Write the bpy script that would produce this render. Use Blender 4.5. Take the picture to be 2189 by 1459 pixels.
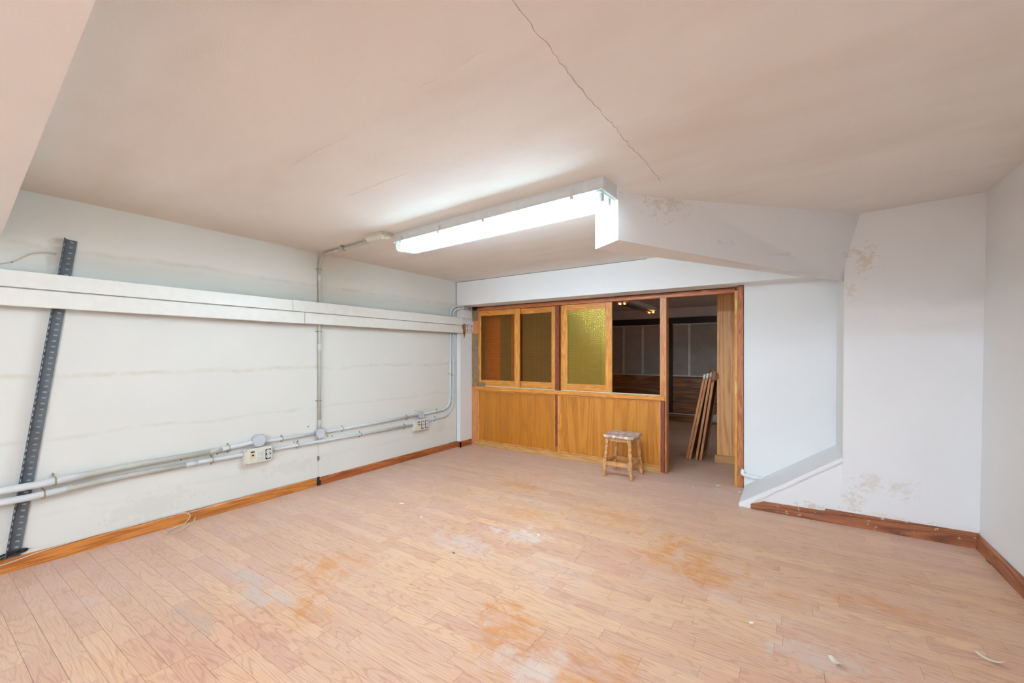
import bpy, bmesh, math, random
from mathutils import Vector, Matrix, noise as mnoise
random.seed(7)
PI = math.pi
for o in list(bpy.data.objects):
    bpy.data.objects.remove(o)
SC = bpy.context.scene
COL = SC.collection

# ------------------------------------------------------------------ camera, world, exposure
cam_d = bpy.data.cameras.new('camera')
cam_d.sensor_width = 36.0
cam_d.lens = 36.0 * 895.0 / 2189.0
cam_d.shift_y = 25.5 / 2189.0
cam_d.clip_start = 0.02
cam = bpy.data.objects.new('camera', cam_d)
COL.objects.link(cam)
YAW = math.atan(595.5 / 895.0)
CAMZ = 1.4
cam.location = (0, 0, CAMZ)
cam.rotation_euler = (PI / 2, 0, YAW)
SC.camera = cam

world = bpy.data.worlds.new('world')
SC.world = world
world.use_nodes = True
bg = world.node_tree.nodes['Background']
bg.inputs[0].default_value = (1.0, 0.97, 0.95, 1)     # outdoors; the room itself is closed and lit by its lamps
bg.inputs[1].default_value = 0.3
SC.view_settings.view_transform = 'Standard'
SC.view_settings.look = 'None'
SC.view_settings.gamma = 1.0
SC.view_settings.use_curve_mapping = False
SC.view_settings.exposure = 1.05
TUBE_COL = (0.81, 1.03, 1.29)
TUBE_STRENGTH = 52.0          # lamp in view
TUBE_STRENGTH_NEAR = 84.0     # lamps behind the camera, raised to brighten the right side


# ------------------------------------------------------------------ helpers: colour and shader nodes
def lin(r, g, b):
    f = lambda c: (c / 255.0) / 12.92 if c / 255.0 <= 0.04045 else ((c / 255.0 + 0.055) / 1.055) ** 2.4
    return (f(r), f(g), f(b), 1.0)


class Mat:
    def __init__(s, name):
        s.m = bpy.data.materials.new(name)
        s.m.use_nodes = True
        s.t = s.m.node_tree
        s.b = s.t.nodes['Principled BSDF']
        s.out = s.t.nodes['Material Output']
        s.geo = None

    def put(s, sock, v):
        if isinstance(v, bpy.types.NodeSocket):
            s.t.links.new(v, sock)
        elif v is not None:
            sock.default_value = v

    def node(s, typ, **kw):
        n = s.t.nodes.new(typ)
        for k, v in kw.items():
            setattr(n, k, v)
        return n

    def P(s):
        if s.geo is None:
            s.geo = s.node('ShaderNodeNewGeometry')
        return s.geo.outputs['Position']

    def math(s, op, a, b=None, c=None, clamp=False):
        n = s.node('ShaderNodeMath', operation=op, use_clamp=clamp)
        s.put(n.inputs[0], a)
        if b is not None: s.put(n.inputs[1], b)
        if c is not None: s.put(n.inputs[2], c)
        return n.outputs[0]

    def vmul(s, v, k):
        n = s.node('ShaderNodeVectorMath', operation='MULTIPLY')
        s.put(n.inputs[0], v)
        s.put(n.inputs[1], k)
        return n.outputs[0]

    def vadd(s, v, k):
        n = s.node('ShaderNodeVectorMath', operation='ADD')
        s.put(n.inputs[0], v)
        s.put(n.inputs[1], k)
        return n.outputs[0]

    def sep(s, v):
        n = s.node('ShaderNodeSeparateXYZ')
        s.put(n.inputs[0], v)
        return n.outputs

    def comb(s, x, y, z):
        n = s.node('ShaderNodeCombineXYZ')
        for i, v in enumerate((x, y, z)): s.put(n.inputs[i], v)
        return n.outputs[0]

    def noise(s, vec, scale=5.0, detail=3.0, rough=0.55, dist=0.0):
        n = s.node('ShaderNodeTexNoise')
        s.put(n.inputs['Vector'], vec)
        s.put(n.inputs['Scale'], scale)
        s.put(n.inputs['Detail'], detail)
        s.put(n.inputs['Roughness'], rough)
        s.put(n.inputs['Distortion'], dist)
        return n.outputs[0]

    def mapr(s, v, a, b, c=0.0, d=1.0, smooth=False):
        n = s.node('ShaderNodeMapRange')
        if smooth: n.interpolation_type = 'SMOOTHSTEP'
        for i, x in enumerate((v, a, b, c, d)): s.put(n.inputs[i], x)
        return n.outputs[0]

    def ramp(s, fac, stops):
        n = s.node('ShaderNodeValToRGB')
        s.put(n.inputs[0], fac)
        e = n.color_ramp.elements
        while len(e) < len(stops): e.new(0.5)
        for i, (p, c) in enumerate(stops):
            e[i].position = p
            e[i].color = c
        return n.outputs[0]

    def mix(s, fac, a, b, mode='MIX'):
        n = s.node('ShaderNodeMix', data_type='RGBA', blend_type=mode)
        s.put(n.inputs[0], fac)
        s.put(n.inputs[6], a)
        s.put(n.inputs[7], b)
        return n.outputs[2]

    def blob(s, c, r, nz, amp=0.8, e0=0.55, e1=1.0, pos=None):
        v = s.vmul(s.vadd(pos or s.P(), (-c[0], -c[1], -c[2])), (1 / r[0], 1 / r[1], 1 / r[2]))
        n = s.node('ShaderNodeVectorMath', operation='LENGTH')
        s.put(n.inputs[0], v)
        d = s.math('ADD', n.outputs['Value'], s.math('MULTIPLY', s.math('SUBTRACT', nz, 0.5), amp * 2))
        return s.mapr(d, e0, e1, 1.0, 0.0, True)

    def bump(s, h, strength=0.2, dist=0.01):
        n = s.node('ShaderNodeBump')
        s.put(n.inputs['Strength'], strength)
        s.put(n.inputs['Distance'], dist)
        s.put(n.inputs['Height'], h)
        s.put(s.b.inputs['Normal'], n.outputs[0])
        return n.outputs[0]

    def fin(s, col, rough=0.6, metal=0.0, spec=None):
        s.put(s.b.inputs['Base Color'], col)
        s.put(s.b.inputs['Roughness'], rough)
        s.put(s.b.inputs['Metallic'], metal)
        if spec is not None: s.put(s.b.inputs['Specular IOR Level'], spec)
        return s.m


def plain(name, rgb, rough=0.5, metal=0.0, var=0.06, scale=14.0, bump=0.0, spec=None):
    k = Mat(name)
    nz = k.noise(k.P(), scale, 4, 0.6)
    c = lin(*rgb)
    d = tuple(x * (1 - 2 * var) for x in c[:3]) + (1,)
    e = tuple(min(1, x * (1 + var)) for x in c[:3]) + (1,)
    col = k.mix(k.mapr(nz, 0.3, 0.7), d, e)
    if bump: k.bump(nz, bump, 0.004)
    return k.fin(col, rough, metal, spec)


def wood(name, dark, mid, light, axis='x', width=0.03, rough=0.42, ring=22.0, contrast=1.0, bands=0.0, worn=None):
    """grain runs along the axis; width is the size of the figure across the grain"""
    k = Mat(name)
    oi = k.node('ShaderNodeObjectInfo')
    off = k.math('MULTIPLY', oi.outputs['Random'], 23.0)
    p = k.vadd(k.P(), k.comb(off, off, off))
    w = 1.0 / width
    sc = {'x': (w * 0.07, w, w), 'y': (w, w * 0.07, w), 'z': (w, w, w * 0.07)}[axis]
    q = k.vmul(p, sc)
    n1 = k.noise(q, 0.35, 2, 0.5, 0.5)
    rings = k.math('ADD', k.math('MULTIPLY', k.math('SINE', k.math('MULTIPLY', n1, ring * 3)), 0.5), 0.5)
    fib = k.noise(q, 7.0, 3, 0.6)
    f = k.math('ADD', k.math('MULTIPLY', rings, 0.45 * contrast), k.math('MULTIPLY', fib, 0.75))
    col = k.ramp(f, [(0.2, lin(*dark)), (0.5, lin(*mid)), (0.85, lin(*light))])
    if bands:
        s3 = k.sep(k.P())
        ax = {'x': 1, 'y': 0, 'z': 0}[axis]
        st = k.math('FLOOR', k.math('MULTIPLY', s3[ax], 1 / bands))
        wn = k.node('ShaderNodeTexWhiteNoise', noise_dimensions='1D')
        k.put(wn.inputs['W'], st)
        col = k.mix(k.mapr(wn.outputs[0], 0, 1, 0.0, 0.16), col, lin(*dark))
    if worn:
        nz = k.noise(k.P(), worn[1], 6, 0.7)
        col = k.mix(k.mapr(nz, worn[2], worn[2] + 0.06), col, lin(*worn[0]))
    k.bump(fib, 0.08, 0.002)
    return k.fin(col, rough)


# ------------------------------------------------------------------ helpers: meshes
class MB:
    def __init__(s):
        s.v = []
        s.f = []
        s.smooth = []

    def add(s, vs, fs, sm=False):
        n = len(s.v)
        s.v += [tuple(p) for p in vs]
        for q in fs:
            s.f.append([n + i for i in q])
            s.smooth.append(sm)
        return s

    def box(s, a, b, bev=0.0):
        return s.hull8([(a[0], a[1], a[2]), (b[0], a[1], a[2]), (b[0], b[1], a[2]), (a[0], b[1], a[2]),
                        (a[0], a[1], b[2]), (b[0], a[1], b[2]), (b[0], b[1], b[2]), (a[0], b[1], b[2])], bev)

    def hull8(s, c, bev=0.0):
        F = [(3, 2, 1, 0), (4, 5, 6, 7), (0, 1, 5, 4), (1, 2, 6, 5), (2, 3, 7, 6), (3, 0, 4, 7)]
        if not bev:
            return s.add(c, F)
        bm = bmesh.new()
        vs = [bm.verts.new(p) for p in c]
        for q in F: bm.faces.new([vs[i] for i in q])
        bmesh.ops.bevel(bm, geom=bm.edges[:], offset=bev, segments=1, affect='EDGES', profile=0.6)
        bm.verts.index_update()
        s.add([v.co[:] for v in bm.verts], [[v.index for v in f.verts] for f in bm.faces])
        bm.free()
        return s

    def obox(s, p0, p1, w, d, up=(0, 0, 1), bev=0.0):
        """bar from p0 to p1, w wide across, d along 'up' (made square to the bar)"""
        p0, p1, up = Vector(p0), Vector(p1), Vector(up)
        t = (p1 - p0).normalized()
        u = (up - t * up.dot(t)).normalized()
        r = t.cross(u)
        c = []
        for p in (p0, p1):
            pass
        q = lambda p, a, b: tuple(p + r * (a * w / 2) + u * (b * d / 2))
        return s.hull8([q(p0, -1, -1), q(p0, 1, -1), q(p0, 1, 1), q(p0, -1, 1),
                        q(p1, -1, -1), q(p1, 1, -1), q(p1, 1, 1), q(p1, -1, 1)], bev)

    def prism(s, poly, a, b, axis='z'):
        n = len(poly)
        def pt(p, h):
            return {'z': (p[0], p[1], h), 'y': (p[0], h, p[1]), 'x': (h, p[0], p[1])}[axis]
        vs = [pt(p, a) for p in poly] + [pt(p, b) for p in poly]
        fs = [list(range(n))[::-1], list(range(n, 2 * n))] + [(i, (i + 1) % n, n + (i + 1) % n, n + i) for i in range(n)]
        return s.add(vs, fs)

    def tube(s, path, r, n=10, caps=True, ribs=0.0):
        pts = [Vector(p) for p in path]
        rings = []
        prev = None
        for i, p in enumerate(pts):
            t = (pts[min(i + 1, len(pts) - 1)] - pts[max(i - 1, 0)]).normalized()
            if prev is None:
                a = Vector((0, 0, 1)) if abs(t.z) < 0.9 else Vector((1, 0, 0))
                u = t.cross(a).normalized()
            else:
                u = (prev - t * prev.dot(t)).normalized()
            prev = u
            w = t.cross(u)
            rr = r[i] if isinstance(r, (list, tuple)) else r
            if ribs and i % 2: rr *= 1 - ribs
            rings.append([p + (u * math.cos(2 * PI * k / n) + w * math.sin(2 * PI * k / n)) * rr for k in range(n)])
        b = len(s.v)
        for ring in rings: s.v += [tuple(q) for q in ring]
        for i in range(len(rings) - 1):
            for k in range(n):
                s.f.append([b + i * n + k, b + i * n + (k + 1) % n, b + (i + 1) * n + (k + 1) % n, b + (i + 1) * n + k])
                s.smooth.append(True)
        if caps:
            s.f.append([b + k for k in range(n)][::-1]); s.smooth.append(False)
            e = b + (len(rings) - 1) * n
            s.f.append([e + k for k in range(n)]); s.smooth.append(False)
        return s

    def lathe(s, prof, org=(0, 0, 0), axis=(0, 0, 1), n=16, sm=True):
        ax = Vector(axis).normalized()
        a = Vector((1, 0, 0)) if abs(ax.x) < 0.9 else Vector((0, 1, 0))
        u = (a - ax * a.dot(ax)).normalized()
        w = ax.cross(u)
        o = Vector(org)
        b = len(s.v)
        for r, h in prof:
            for k in range(n):
                t = 2 * PI * k / n
                s.v.append(tuple(o + ax * h + (u * math.cos(t) + w * math.sin(t)) * r))
        for i in range(len(prof) - 1):
            for k in range(n):
                s.f.append([b + i * n + k, b + i * n + (k + 1) % n, b + (i + 1) * n + (k + 1) % n, b + (i + 1) * n + k])
                s.smooth.append(sm)
        s.f.append([b + k for k in range(n)][::-1]); s.smooth.append(False)
        e = b + (len(prof) - 1) * n
        s.f.append([e + k for k in range(n)]); s.smooth.append(False)
        return s

    def mesh(s, name, mat, off=(0, 0, 0)):
        m = bpy.data.meshes.new(name)
        m.from_pydata([(v[0] - off[0], v[1] - off[1], v[2] - off[2]) for v in s.v], [], s.f)
        m.polygons.foreach_set('use_smooth', s.smooth)
        if mat: m.materials.append(mat)
        bm = bmesh.new(); bm.from_mesh(m)
        bmesh.ops.recalc_face_normals(bm, faces=bm.faces)
        bm.to_mesh(m); bm.free()
        m.update()
        return m


BASE = {}


def tag(o, label=None, cat=None, group=None, kind=None):
    if label: o['label'] = label
    if cat: o['category'] = cat
    if group: o['group'] = group
    if kind: o['kind'] = kind
    return o


def thing(name, loc, label, cat, group=None, rotz=0.0, kind=None):
    o = bpy.data.objects.new(name, None)
    o.empty_display_size = 0.1
    COL.objects.link(o)
    o.location = loc
    o.rotation_euler = (0, 0, rotz)
    BASE[o] = Vector(loc)
    return tag(o, label, cat, group, kind)


def part(name, mb, mat, parent, label=None, local=False, kind=None):
    """vertices are given in world space unless local"""
    off = (0, 0, 0) if local else BASE[parent]
    o = bpy.data.objects.new(name, mb.mesh(name, mat, off))
    COL.objects.link(o)
    o.parent = parent
    BASE[o] = BASE[parent]
    return tag(o, label, kind=kind)


def single(name, mb, mat, loc, label, cat, group=None):
    o = bpy.data.objects.new(name, mb.mesh(name, mat, loc))
    COL.objects.link(o)
    o.location = loc
    BASE[o] = Vector(loc)
    return tag(o, label, cat, group)


def struct(name, mb, mat, label=None, cat=None):
    o = bpy.data.objects.new(name, mb.mesh(name, mat))
    COL.objects.link(o)
    BASE[o] = Vector((0, 0, 0))
    return tag(o, label, cat, kind='structure')


def smooth_path(pts, k=6):
    """Catmull-Rom through pts"""
    P = [Vector(p) for p in pts]
    P = [2 * P[0] - P[1]] + P + [2 * P[-1] - P[-2]]
    out = []
    for i in range(1, len(P) - 2):
        for j in range(k):
            t = j / k
            a, b, c, d = P[i - 1], P[i], P[i + 1], P[i + 2]
            out.append(0.5 * ((2 * b) + (c - a) * t + (2 * a - 5 * b + 4 * c - d) * t * t + (3 * b - a - 3 * c + d) * t ** 3))
    out.append(P[-2])
    return out


# ------------------------------------------------------------------ materials
def wall_paint(name, rgb, kind):
    k = Mat(name)
    P = k.P()
    x, y, z = k.sep(P)
    big = k.noise(P, 0.9, 2, 0.6)
    mid = k.noise(P, 6.0, 4, 0.65)
    fine = k.noise(P, 160.0, 1, 0.6)
    c = lin(*rgb)
    col = k.mix(k.mapr(big, 0.3, 0.7), c, tuple(v * 0.955 for v in c[:3]) + (1,))
    if kind == 'left':
        # grime lines left by old boards and shelves, running along the wall
        wob = k.math('MULTIPLY', k.math('SUBTRACT', k.noise(P, 2.2, 4, 0.6), 0.5), 0.10)
        zz = k.math('ADD', z, wob)
        for zc, w, amt, rg in ((1.25, 0.028, 0.55, (206, 198, 168)), (0.83, 0.022, 0.30, (196, 192, 176)),
                               (2.12, 0.030, 0.40, (202, 194, 168)), (0.30, 0.03, 0.16, (200, 190, 160))):
            d = k.math('ABSOLUTE', k.math('SUBTRACT', zz, zc))
            m = k.math('MULTIPLY', k.mapr(d, 0.0, w, amt, 0.0, True), k.mapr(mid, 0.36, 0.62))
            col = k.mix(m, col, lin(*rg))
        # old strip where another trunking sat, greyer and greener
        m = k.math('MULTIPLY', k.mapr(zz, 1.9, 1.94), k.mapr(zz, 2.06, 2.15, 1.0, 0.0))
        col = k.mix(k.math('MULTIPLY', m, 0.40), col, lin(196, 200, 188))
        # joint of the plasterboards
        d = k.math('ABSOLUTE', k.math('SUBTRACT', y, 2.56))
        col = k.mix(k.mapr(d, 0.001, 0.003, 0.5, 0.0), col, lin(150, 145, 130))
        sm = k.noise(P, 16.0, 4, 0.8)
        for c0, r0 in (((-4.175, 2.3, 0.26), (0.3, 0.34, 0.07)), ((-4.175, 4.45, 0.36), (0.3, 0.10, 0.10)),
                       ((-4.175, 1.15, 0.20), (0.3, 0.3, 0.10))):
            col = k.mix(k.math('MULTIPLY', k.blob(c0, r0, sm, 2.2), 0.11), col, lin(170, 160, 140))
    if kind == 'damp':
        sm = k.noise(k.vmul(P, (1.0, 1.0, 1.6)), 17.0, 5, 0.8)
        for c0, r0, a in (((0.42, 4.35, 0.20), (0.09, 0.3, 0.16), 0.55), ((0.50, 4.35, 2.14), (0.07, 0.3, 0.16), 0.45),
                          ((0.40, 4.3, 2.20), (0.12, 0.3, 0.05), 0.45), ((0.41, 4.35, 1.90), (0.06, 0.3, 0.10), 0.45),
                          ((0.72, 4.35, 0.37), (0.10, 0.3, 0.09), 0.35), ((0.52, 4.35, 0.38), (0.10, 0.3, 0.10), 0.40),
                          ((0.70, 4.35, 0.11), (0.5, 0.3, 0.04), 0.40), ((-0.70, 2.9, 2.45), (0.17, 0.5, 0.13), 0.50),
                          ((-0.40, 3.26, 2.20), (0.09, 0.3, 0.03), 0.30), ((-0.05, 3.62, 2.16), (0.10, 0.3, 0.03), 0.30),
                          ((0.18, 4.35, 0.11), (0.17, 0.06, 0.035), 0.7)):
            ed = k.blob(c0, tuple(q * 0.85 for q in r0), sm, 3.8, 0.1, 0.9)
            col = k.mix(k.math('MULTIPLY', ed, k.math('MULTIPLY', k.mapr(big, 0.2, 0.8, 0.5, 1.0), a * 0.8)), col, lin(200, 166, 110))
    if kind == 'ceiling':
        st = k.noise(k.vmul(P, (0.5, 1.6, 1.0)), 1.4, 3, 0.62)
        col = k.mix(k.mapr(st, 0.45, 0.72, 0.0, 0.45), col, lin(226, 210, 194))
        d = k.blob((-4.1, 1.6, 2.46), (0.8, 2.6, 1.0), big, 0.5, 0.2, 1.1)  # brown shade along the left wall, painted into the ceiling colour
        col = k.mix(k.math('MULTIPLY', d, 0.35), col, lin(214, 196, 170))
    h = k.math('ADD', k.math('MULTIPLY', mid, 0.7), k.math('MULTIPLY', fine, 0.25))
    k.bump(h, 0.22 if kind == 'ceiling' else 0.14, 0.008)
    return k.fin(col, 0.75, 0, 0.3)


def floor_material():
    k = Mat('worn_oak_planks')
    P = k.P()
    oi = k.node('ShaderNodeObjectInfo')
    isl = k.geo.outputs['Random Per Island']
    rnd = k.math('FRACT', k.math('ADD', k.math('MULTIPLY', oi.outputs['Random'], 17.31), k.math('MULTIPLY', isl, 3.7)))
    rnd2 = k.math('FRACT', k.math('MULTIPLY', rnd, 7.77))
    off = k.comb(k.math('MULTIPLY', rnd, 41.0), k.math('MULTIPLY', rnd2, 63.0), 0.0)
    p = k.vadd(P, off)
    # cathedral figure along x
    n1 = k.noise(k.vmul(p, (1.3, 9.0, 1.0)), 1.0, 2.5, 0.42, 0.25)
    rings = k.math('SINE', k.math('MULTIPLY', n1, 92.0))
    rings = k.mapr(rings, 0.35, 1.0, 0.0, 1.0, True)
    fib = k.noise(k.vmul(p, (7.0, 230.0, 1.0)), 1.0, 3, 0.6)
    tone = k.ramp(rnd, [(0.0, lin(214, 162, 132)), (0.3, lin(222, 174, 140)), (0.7, lin(232, 186, 144)), (1.0, lin(216, 164, 128))])
    g = k.math('ADD', k.math('MULTIPLY', rings, 0.36), k.math('MULTIPLY', k.mapr(fib, 0.38, 0.78), 0.66), clamp=True)
    col = k.mix(k.math('MULTIPLY', g, 0.72), tone, lin(158, 98, 70))
    # pale scuffed dusty plaster haze, and the places mopped clean
    d1 = k.noise(P, 1.1, 4, 0.66, 0.4)
    d2 = k.noise(P, 5.0, 4, 0.72)
    dust_lift = k.math('MULTIPLY', k.mapr(d1, 0.38, 0.66), k.mapr(d2, 0.25, 0.75))
    x, y, z = k.sep(P)
    leftish = k.mapr(x, -2.2, -3.6, 0.10, 0.55)
    dust_lift = k.math('ADD', k.math('MULTIPLY', dust_lift, 0.55), leftish, clamp=True)
    dust_lift = k.math('MAXIMUM', dust_lift, k.math('MULTIPLY', k.mapr(y, 3.2, 4.7), 0.85))  # far floor made paler to raise its brightness
    dust_lift = k.math('MULTIPLY', dust_lift, k.mapr(d2, 0.2, 0.8, 0.55, 1.0))
    col = k.mix(k.math('MULTIPLY', dust_lift, 0.85), col, lin(226, 198, 182))
    # orange water marks and varnish
    d3 = k.noise(P, 7.5, 5, 0.78, 0.6)
    wn = k.node('ShaderNodeTexNoise')
    k.put(wn.inputs['Vector'], P); wn.inputs['Scale'].default_value = 2.6; wn.inputs['Detail'].default_value = 3; wn.inputs['Roughness'].default_value = 0.6
    warp = k.vadd(P, k.vmul(k.vadd(wn.outputs[1], (-0.5, -0.5, -0.5)), (0.75, 0.55, 0.0)))
    streak = k.mapr(k.noise(k.vmul(P, (5.0, 26.0, 1.0)), 1.0, 3, 0.7), 0.32, 0.58)
    for c0, r0, a in (((-1.15, 1.72, 0), (0.30, 0.16, 1), 0.8), ((-0.72, 1.66, 0), (0.16, 0.28, 1), 0.6),
                      ((-0.70, 3.02, 0), (0.20, 0.30, 1), 0.75), ((-0.48, 2.95, 0), (0.16, 0.26, 1), 0.7),
                      ((-2.36, 3.72, 0), (0.42, 0.22, 1), 0.55), ((-2.50, 1.62, 0), (0.30, 0.20, 1), 0.55),
                      ((-2.30, 1.30, 0), (0.16, 0.14, 1), 0.65), ((0.41, 3.09, 0), (0.22, 0.10, 1), 0.5),
                      ((-1.9, 3.1, 0), (0.5, 0.22, 1), 0.35), ((-1.25, 3.45, 0), (0.45, 0.3, 1), 0.35),
                      ((-2.45, 4.2, 0), (0.30, 0.12, 1), 0.4), ((0.05, 2.9, 0), (0.2, 0.1, 1), 0.3)):
        col = k.mix(k.math('MULTIPLY', k.math('MULTIPLY', k.blob(c0, r0, d3, 2.0, 0.1, 1.2, warp), streak), a), col, lin(208, 132, 46))
    # white plaster smears and grey scuffs
    for c0, r0, a, rg in (((-0.98, 1.62, 0), (0.20, 0.16, 1), 0.75, (222, 208, 196)), ((-2.0, 2.36, 0), (0.22, 0.13, 1), 0.55, (216, 204, 196)),
                          ((-1.72, 2.76, 0), (0.16, 0.13, 1), 0.7, (232, 222, 212)), ((-1.95, 2.66, 0), (0.09, 0.09, 1), 0.7, (226, 216, 210)),
                          ((-2.62, 1.24, 0), (0.38, 0.10, 1), 0.7, (198, 192, 186)), ((-2.66, 0.9, 0), (0.18, 0.08, 1), 0.6, (188, 176, 164)),
                          ((0.10, 2.36, 0), (0.22, 0.12, 1), 0.55, (216, 204, 190)), ((-2.1, 3.4, 0), (0.35, 0.12, 1), 0.4, (218, 204, 194)),
                          ((-0.62, 3.04, 0), (0.10, 0.12, 1), 0.5, (220, 204, 190)), ((-0.62, 4.72, 0), (0.22, 0.2, 1), 0.4, (222, 210, 200)),
                          ((-0.25, 2.62, 0), (0.4, 0.06, 1), 0.4, (222, 204, 190)), ((-1.3, 2.35, 0), (0.3, 0.2, 1), 0.3, (220, 204, 192))):
        col = k.mix(k.math('MULTIPLY', k.math('MULTIPLY', k.blob(c0, r0, d3, 2.6, 0.1, 1.2, warp), k.mapr(streak, 0, 1, 0.45, 1.0)), a * 0.85), col, lin(*rg))
    # flecks of paint
    fl = k.noise(P, 34.0, 3, 0.6)
    col = k.mix(k.math('MULTIPLY', k.mapr(fl, 0.725, 0.75), k.mapr(d1, 0.45, 0.6)), col, lin(234, 226, 218))
    k.bump(fib, 0.06, 0.001)
    return k.fin(col, k.mapr(d2, 0.3, 0.7, 0.48, 0.66), 0, 0.35)


M = {}
M['wall_left'] = wall_paint('aged_white_paint', (231, 228, 218), 'left')
M['wall'] = wall_paint('white_paint', (243, 241, 238), 'plain')
M['wall_damp'] = wall_paint('damp_white_paint', (243, 240, 237), 'damp')
M['ceiling'] = wall_paint('ceiling_plaster', (243, 236, 229), 'ceiling')
M['floor'] = floor_material()
M['subfloor'] = plain('dark_joint', (132, 92, 68), 0.9)
M['skirt'] = wood('skirting_wood', (150, 84, 34), (188, 112, 46), (208, 134, 62), 'y', 0.05, 0.4)
M['skirt_red'] = wood('skirting_wood_red', (110, 50, 24), (160, 84, 40), (184, 108, 54), 'y', 0.04, 0.42)
M['skirt_x'] = wood('skirting_wood_worn', (88, 46, 26), (136, 76, 44), (168, 100, 60), 'x', 0.04, 0.5, worn=((226, 216, 206), 24.0, 0.615))
M['skirt_y2'] = wood('skirting_wood_right', (112, 58, 32), (150, 86, 50), (176, 110, 68), 'y', 0.04, 0.5, worn=((222, 212, 200), 22.0, 0.68))
M['panel'] = wood('honey_veneer', (164, 96, 22), (190, 118, 34), (204, 134, 46), 'z', 0.05, 0.35, ring=10, contrast=0.5, bands=0.085)
M['panel2'] = wood('honey_veneer_figured', (166, 98, 26), (192, 122, 40), (208, 140, 56), 'z', 0.09, 0.35, ring=20, contrast=0.8)
M['frame_v'] = wood('pine_upright', (176, 100, 32), (210, 138, 56), (228, 162, 78), 'z', 0.02, 0.4)
M['frame_h'] = wood('pine_rail', (172, 94, 30), (206, 132, 52), (224, 156, 72), 'x', 0.02, 0.4)
M['rail_red'] = wood('red_rail', (136, 66, 30), (172, 96, 50), (192, 116, 64), 'x', 0.02, 0.42)
M['mahog'] = wood('red_brown_upright', (84, 34, 20), (120, 54, 34), (146, 72, 46), 'z', 0.02, 0.42)
M['post'] = wood('post_wood', (170, 98, 52), (200, 130, 76), (214, 150, 94), 'z', 0.02, 0.4)
M['jamb'] = wood('worn_jamb', (120, 60, 34), (172, 98, 52), (194, 122, 66), 'z', 0.02, 0.45, worn=((226, 218, 210), 30.0, 0.70))
M['light_wood_h'] = wood('pale_wood_rail', (176, 122, 62), (196, 144, 82), (210, 162, 100), 'x', 0.03, 0.5)
M['ply'] = wood('figured_plywood', (182, 112, 52), (228, 160, 90), (240, 180, 112), 'z', 0.09, 0.45, ring=26)
M['stool'] = wood('stool_wood', (164, 104, 56), (198, 140, 84), (214, 162, 108), 'z', 0.02, 0.55, worn=((226, 210, 196), 40.0, 0.62))
M['stool_seat'] = wood('stool_seat_paint', (160, 120, 98), (186, 152, 134), (206, 178, 164), 'x', 0.03, 0.55, worn=((238, 234, 230), 22.0, 0.53))
M['dark_wood'] = wood('dark_wainscot', (84, 46, 24), (136, 84, 46), (172, 118, 68), 'x', 0.06, 0.4, ring=16)
M['black_wood_and_shade'] = plain('near_black_wood_and_shade', (30, 20, 18), 0.4)
M['plastic_w'] = plain('aged_white_plastic', (238, 235, 224), 0.42, var=0.02)
M['plastic_w2'] = plain('clean_white_plastic', (226, 224, 222), 0.42, var=0.02)
M['conduit'] = plain('grey_conduit', (216, 217, 215), 0.45, var=0.03)
M['conduit_b'] = plain('beige_conduit', (196, 194, 180), 0.45, var=0.03)
M['box_grey'] = plain('grey_box_plastic', (204, 206, 208), 0.45, var=0.02)
M['socket'] = plain('ivory_plastic', (226, 220, 204), 0.4, var=0.03)
M['socket_y'] = plain('yellowed_plastic', (222, 206, 166), 0.4, var=0.03)
M['black'] = plain('black_plastic', (22, 22, 22), 0.5)
M['brass'] = plain('dull_brass', (176, 164, 128), 0.4, 0.75, 0.15, 60)
M['hinge'] = plain('hinge_brass', (206, 170, 92), 0.38, 0.6)
M['steel'] = plain('painted_steel', (104, 112, 118), 0.45, 0.35, 0.12, 20)
M['alu'] = plain('aluminium', (228, 226, 216), 0.4, 0.15, 0.10, 12)
M['housing'] = plain('lamp_housing', (236, 239, 239), 0.5, var=0.03, bump=0.05)
M['cable'] = plain('cream_cable', (214, 198, 172), 0.5)
M['cable_g'] = plain('grey_cable', (150, 150, 142), 0.6)
M['tape'] = plain('brown_tape', (150, 122, 92), 0.5, 0, 0.22, 30, 0.4)
M['putty'] = plain('tan_putty', (160, 132, 88), 0.8, 0, 0.2, 40, 0.4)
M['red'] = plain('red_print', (214, 84, 72), 0.5)
M['paper'] = plain('paper_scrap', (232, 220, 198), 0.8)
M['plaster'] = plain('plaster_flake', (240, 238, 234), 0.85)
M['rear_wall'] = plain('rear_wall_paint', (222, 214, 208), 0.8, 0, 0.05, 3)
M['rear_panel'] = plain('rear_panel_cloth', (168, 160, 150), 0.75, 0, 0.06, 5)
M['crack'] = plain('crack_shadow', (188, 168, 150), 0.95)
M['cream_track'] = plain('cream_track', (222, 212, 178), 0.45)
M['plaster_damage'] = plain('brown_render', (150, 128, 106), 0.95, 0, 0.15, 40, 0.5)


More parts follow.
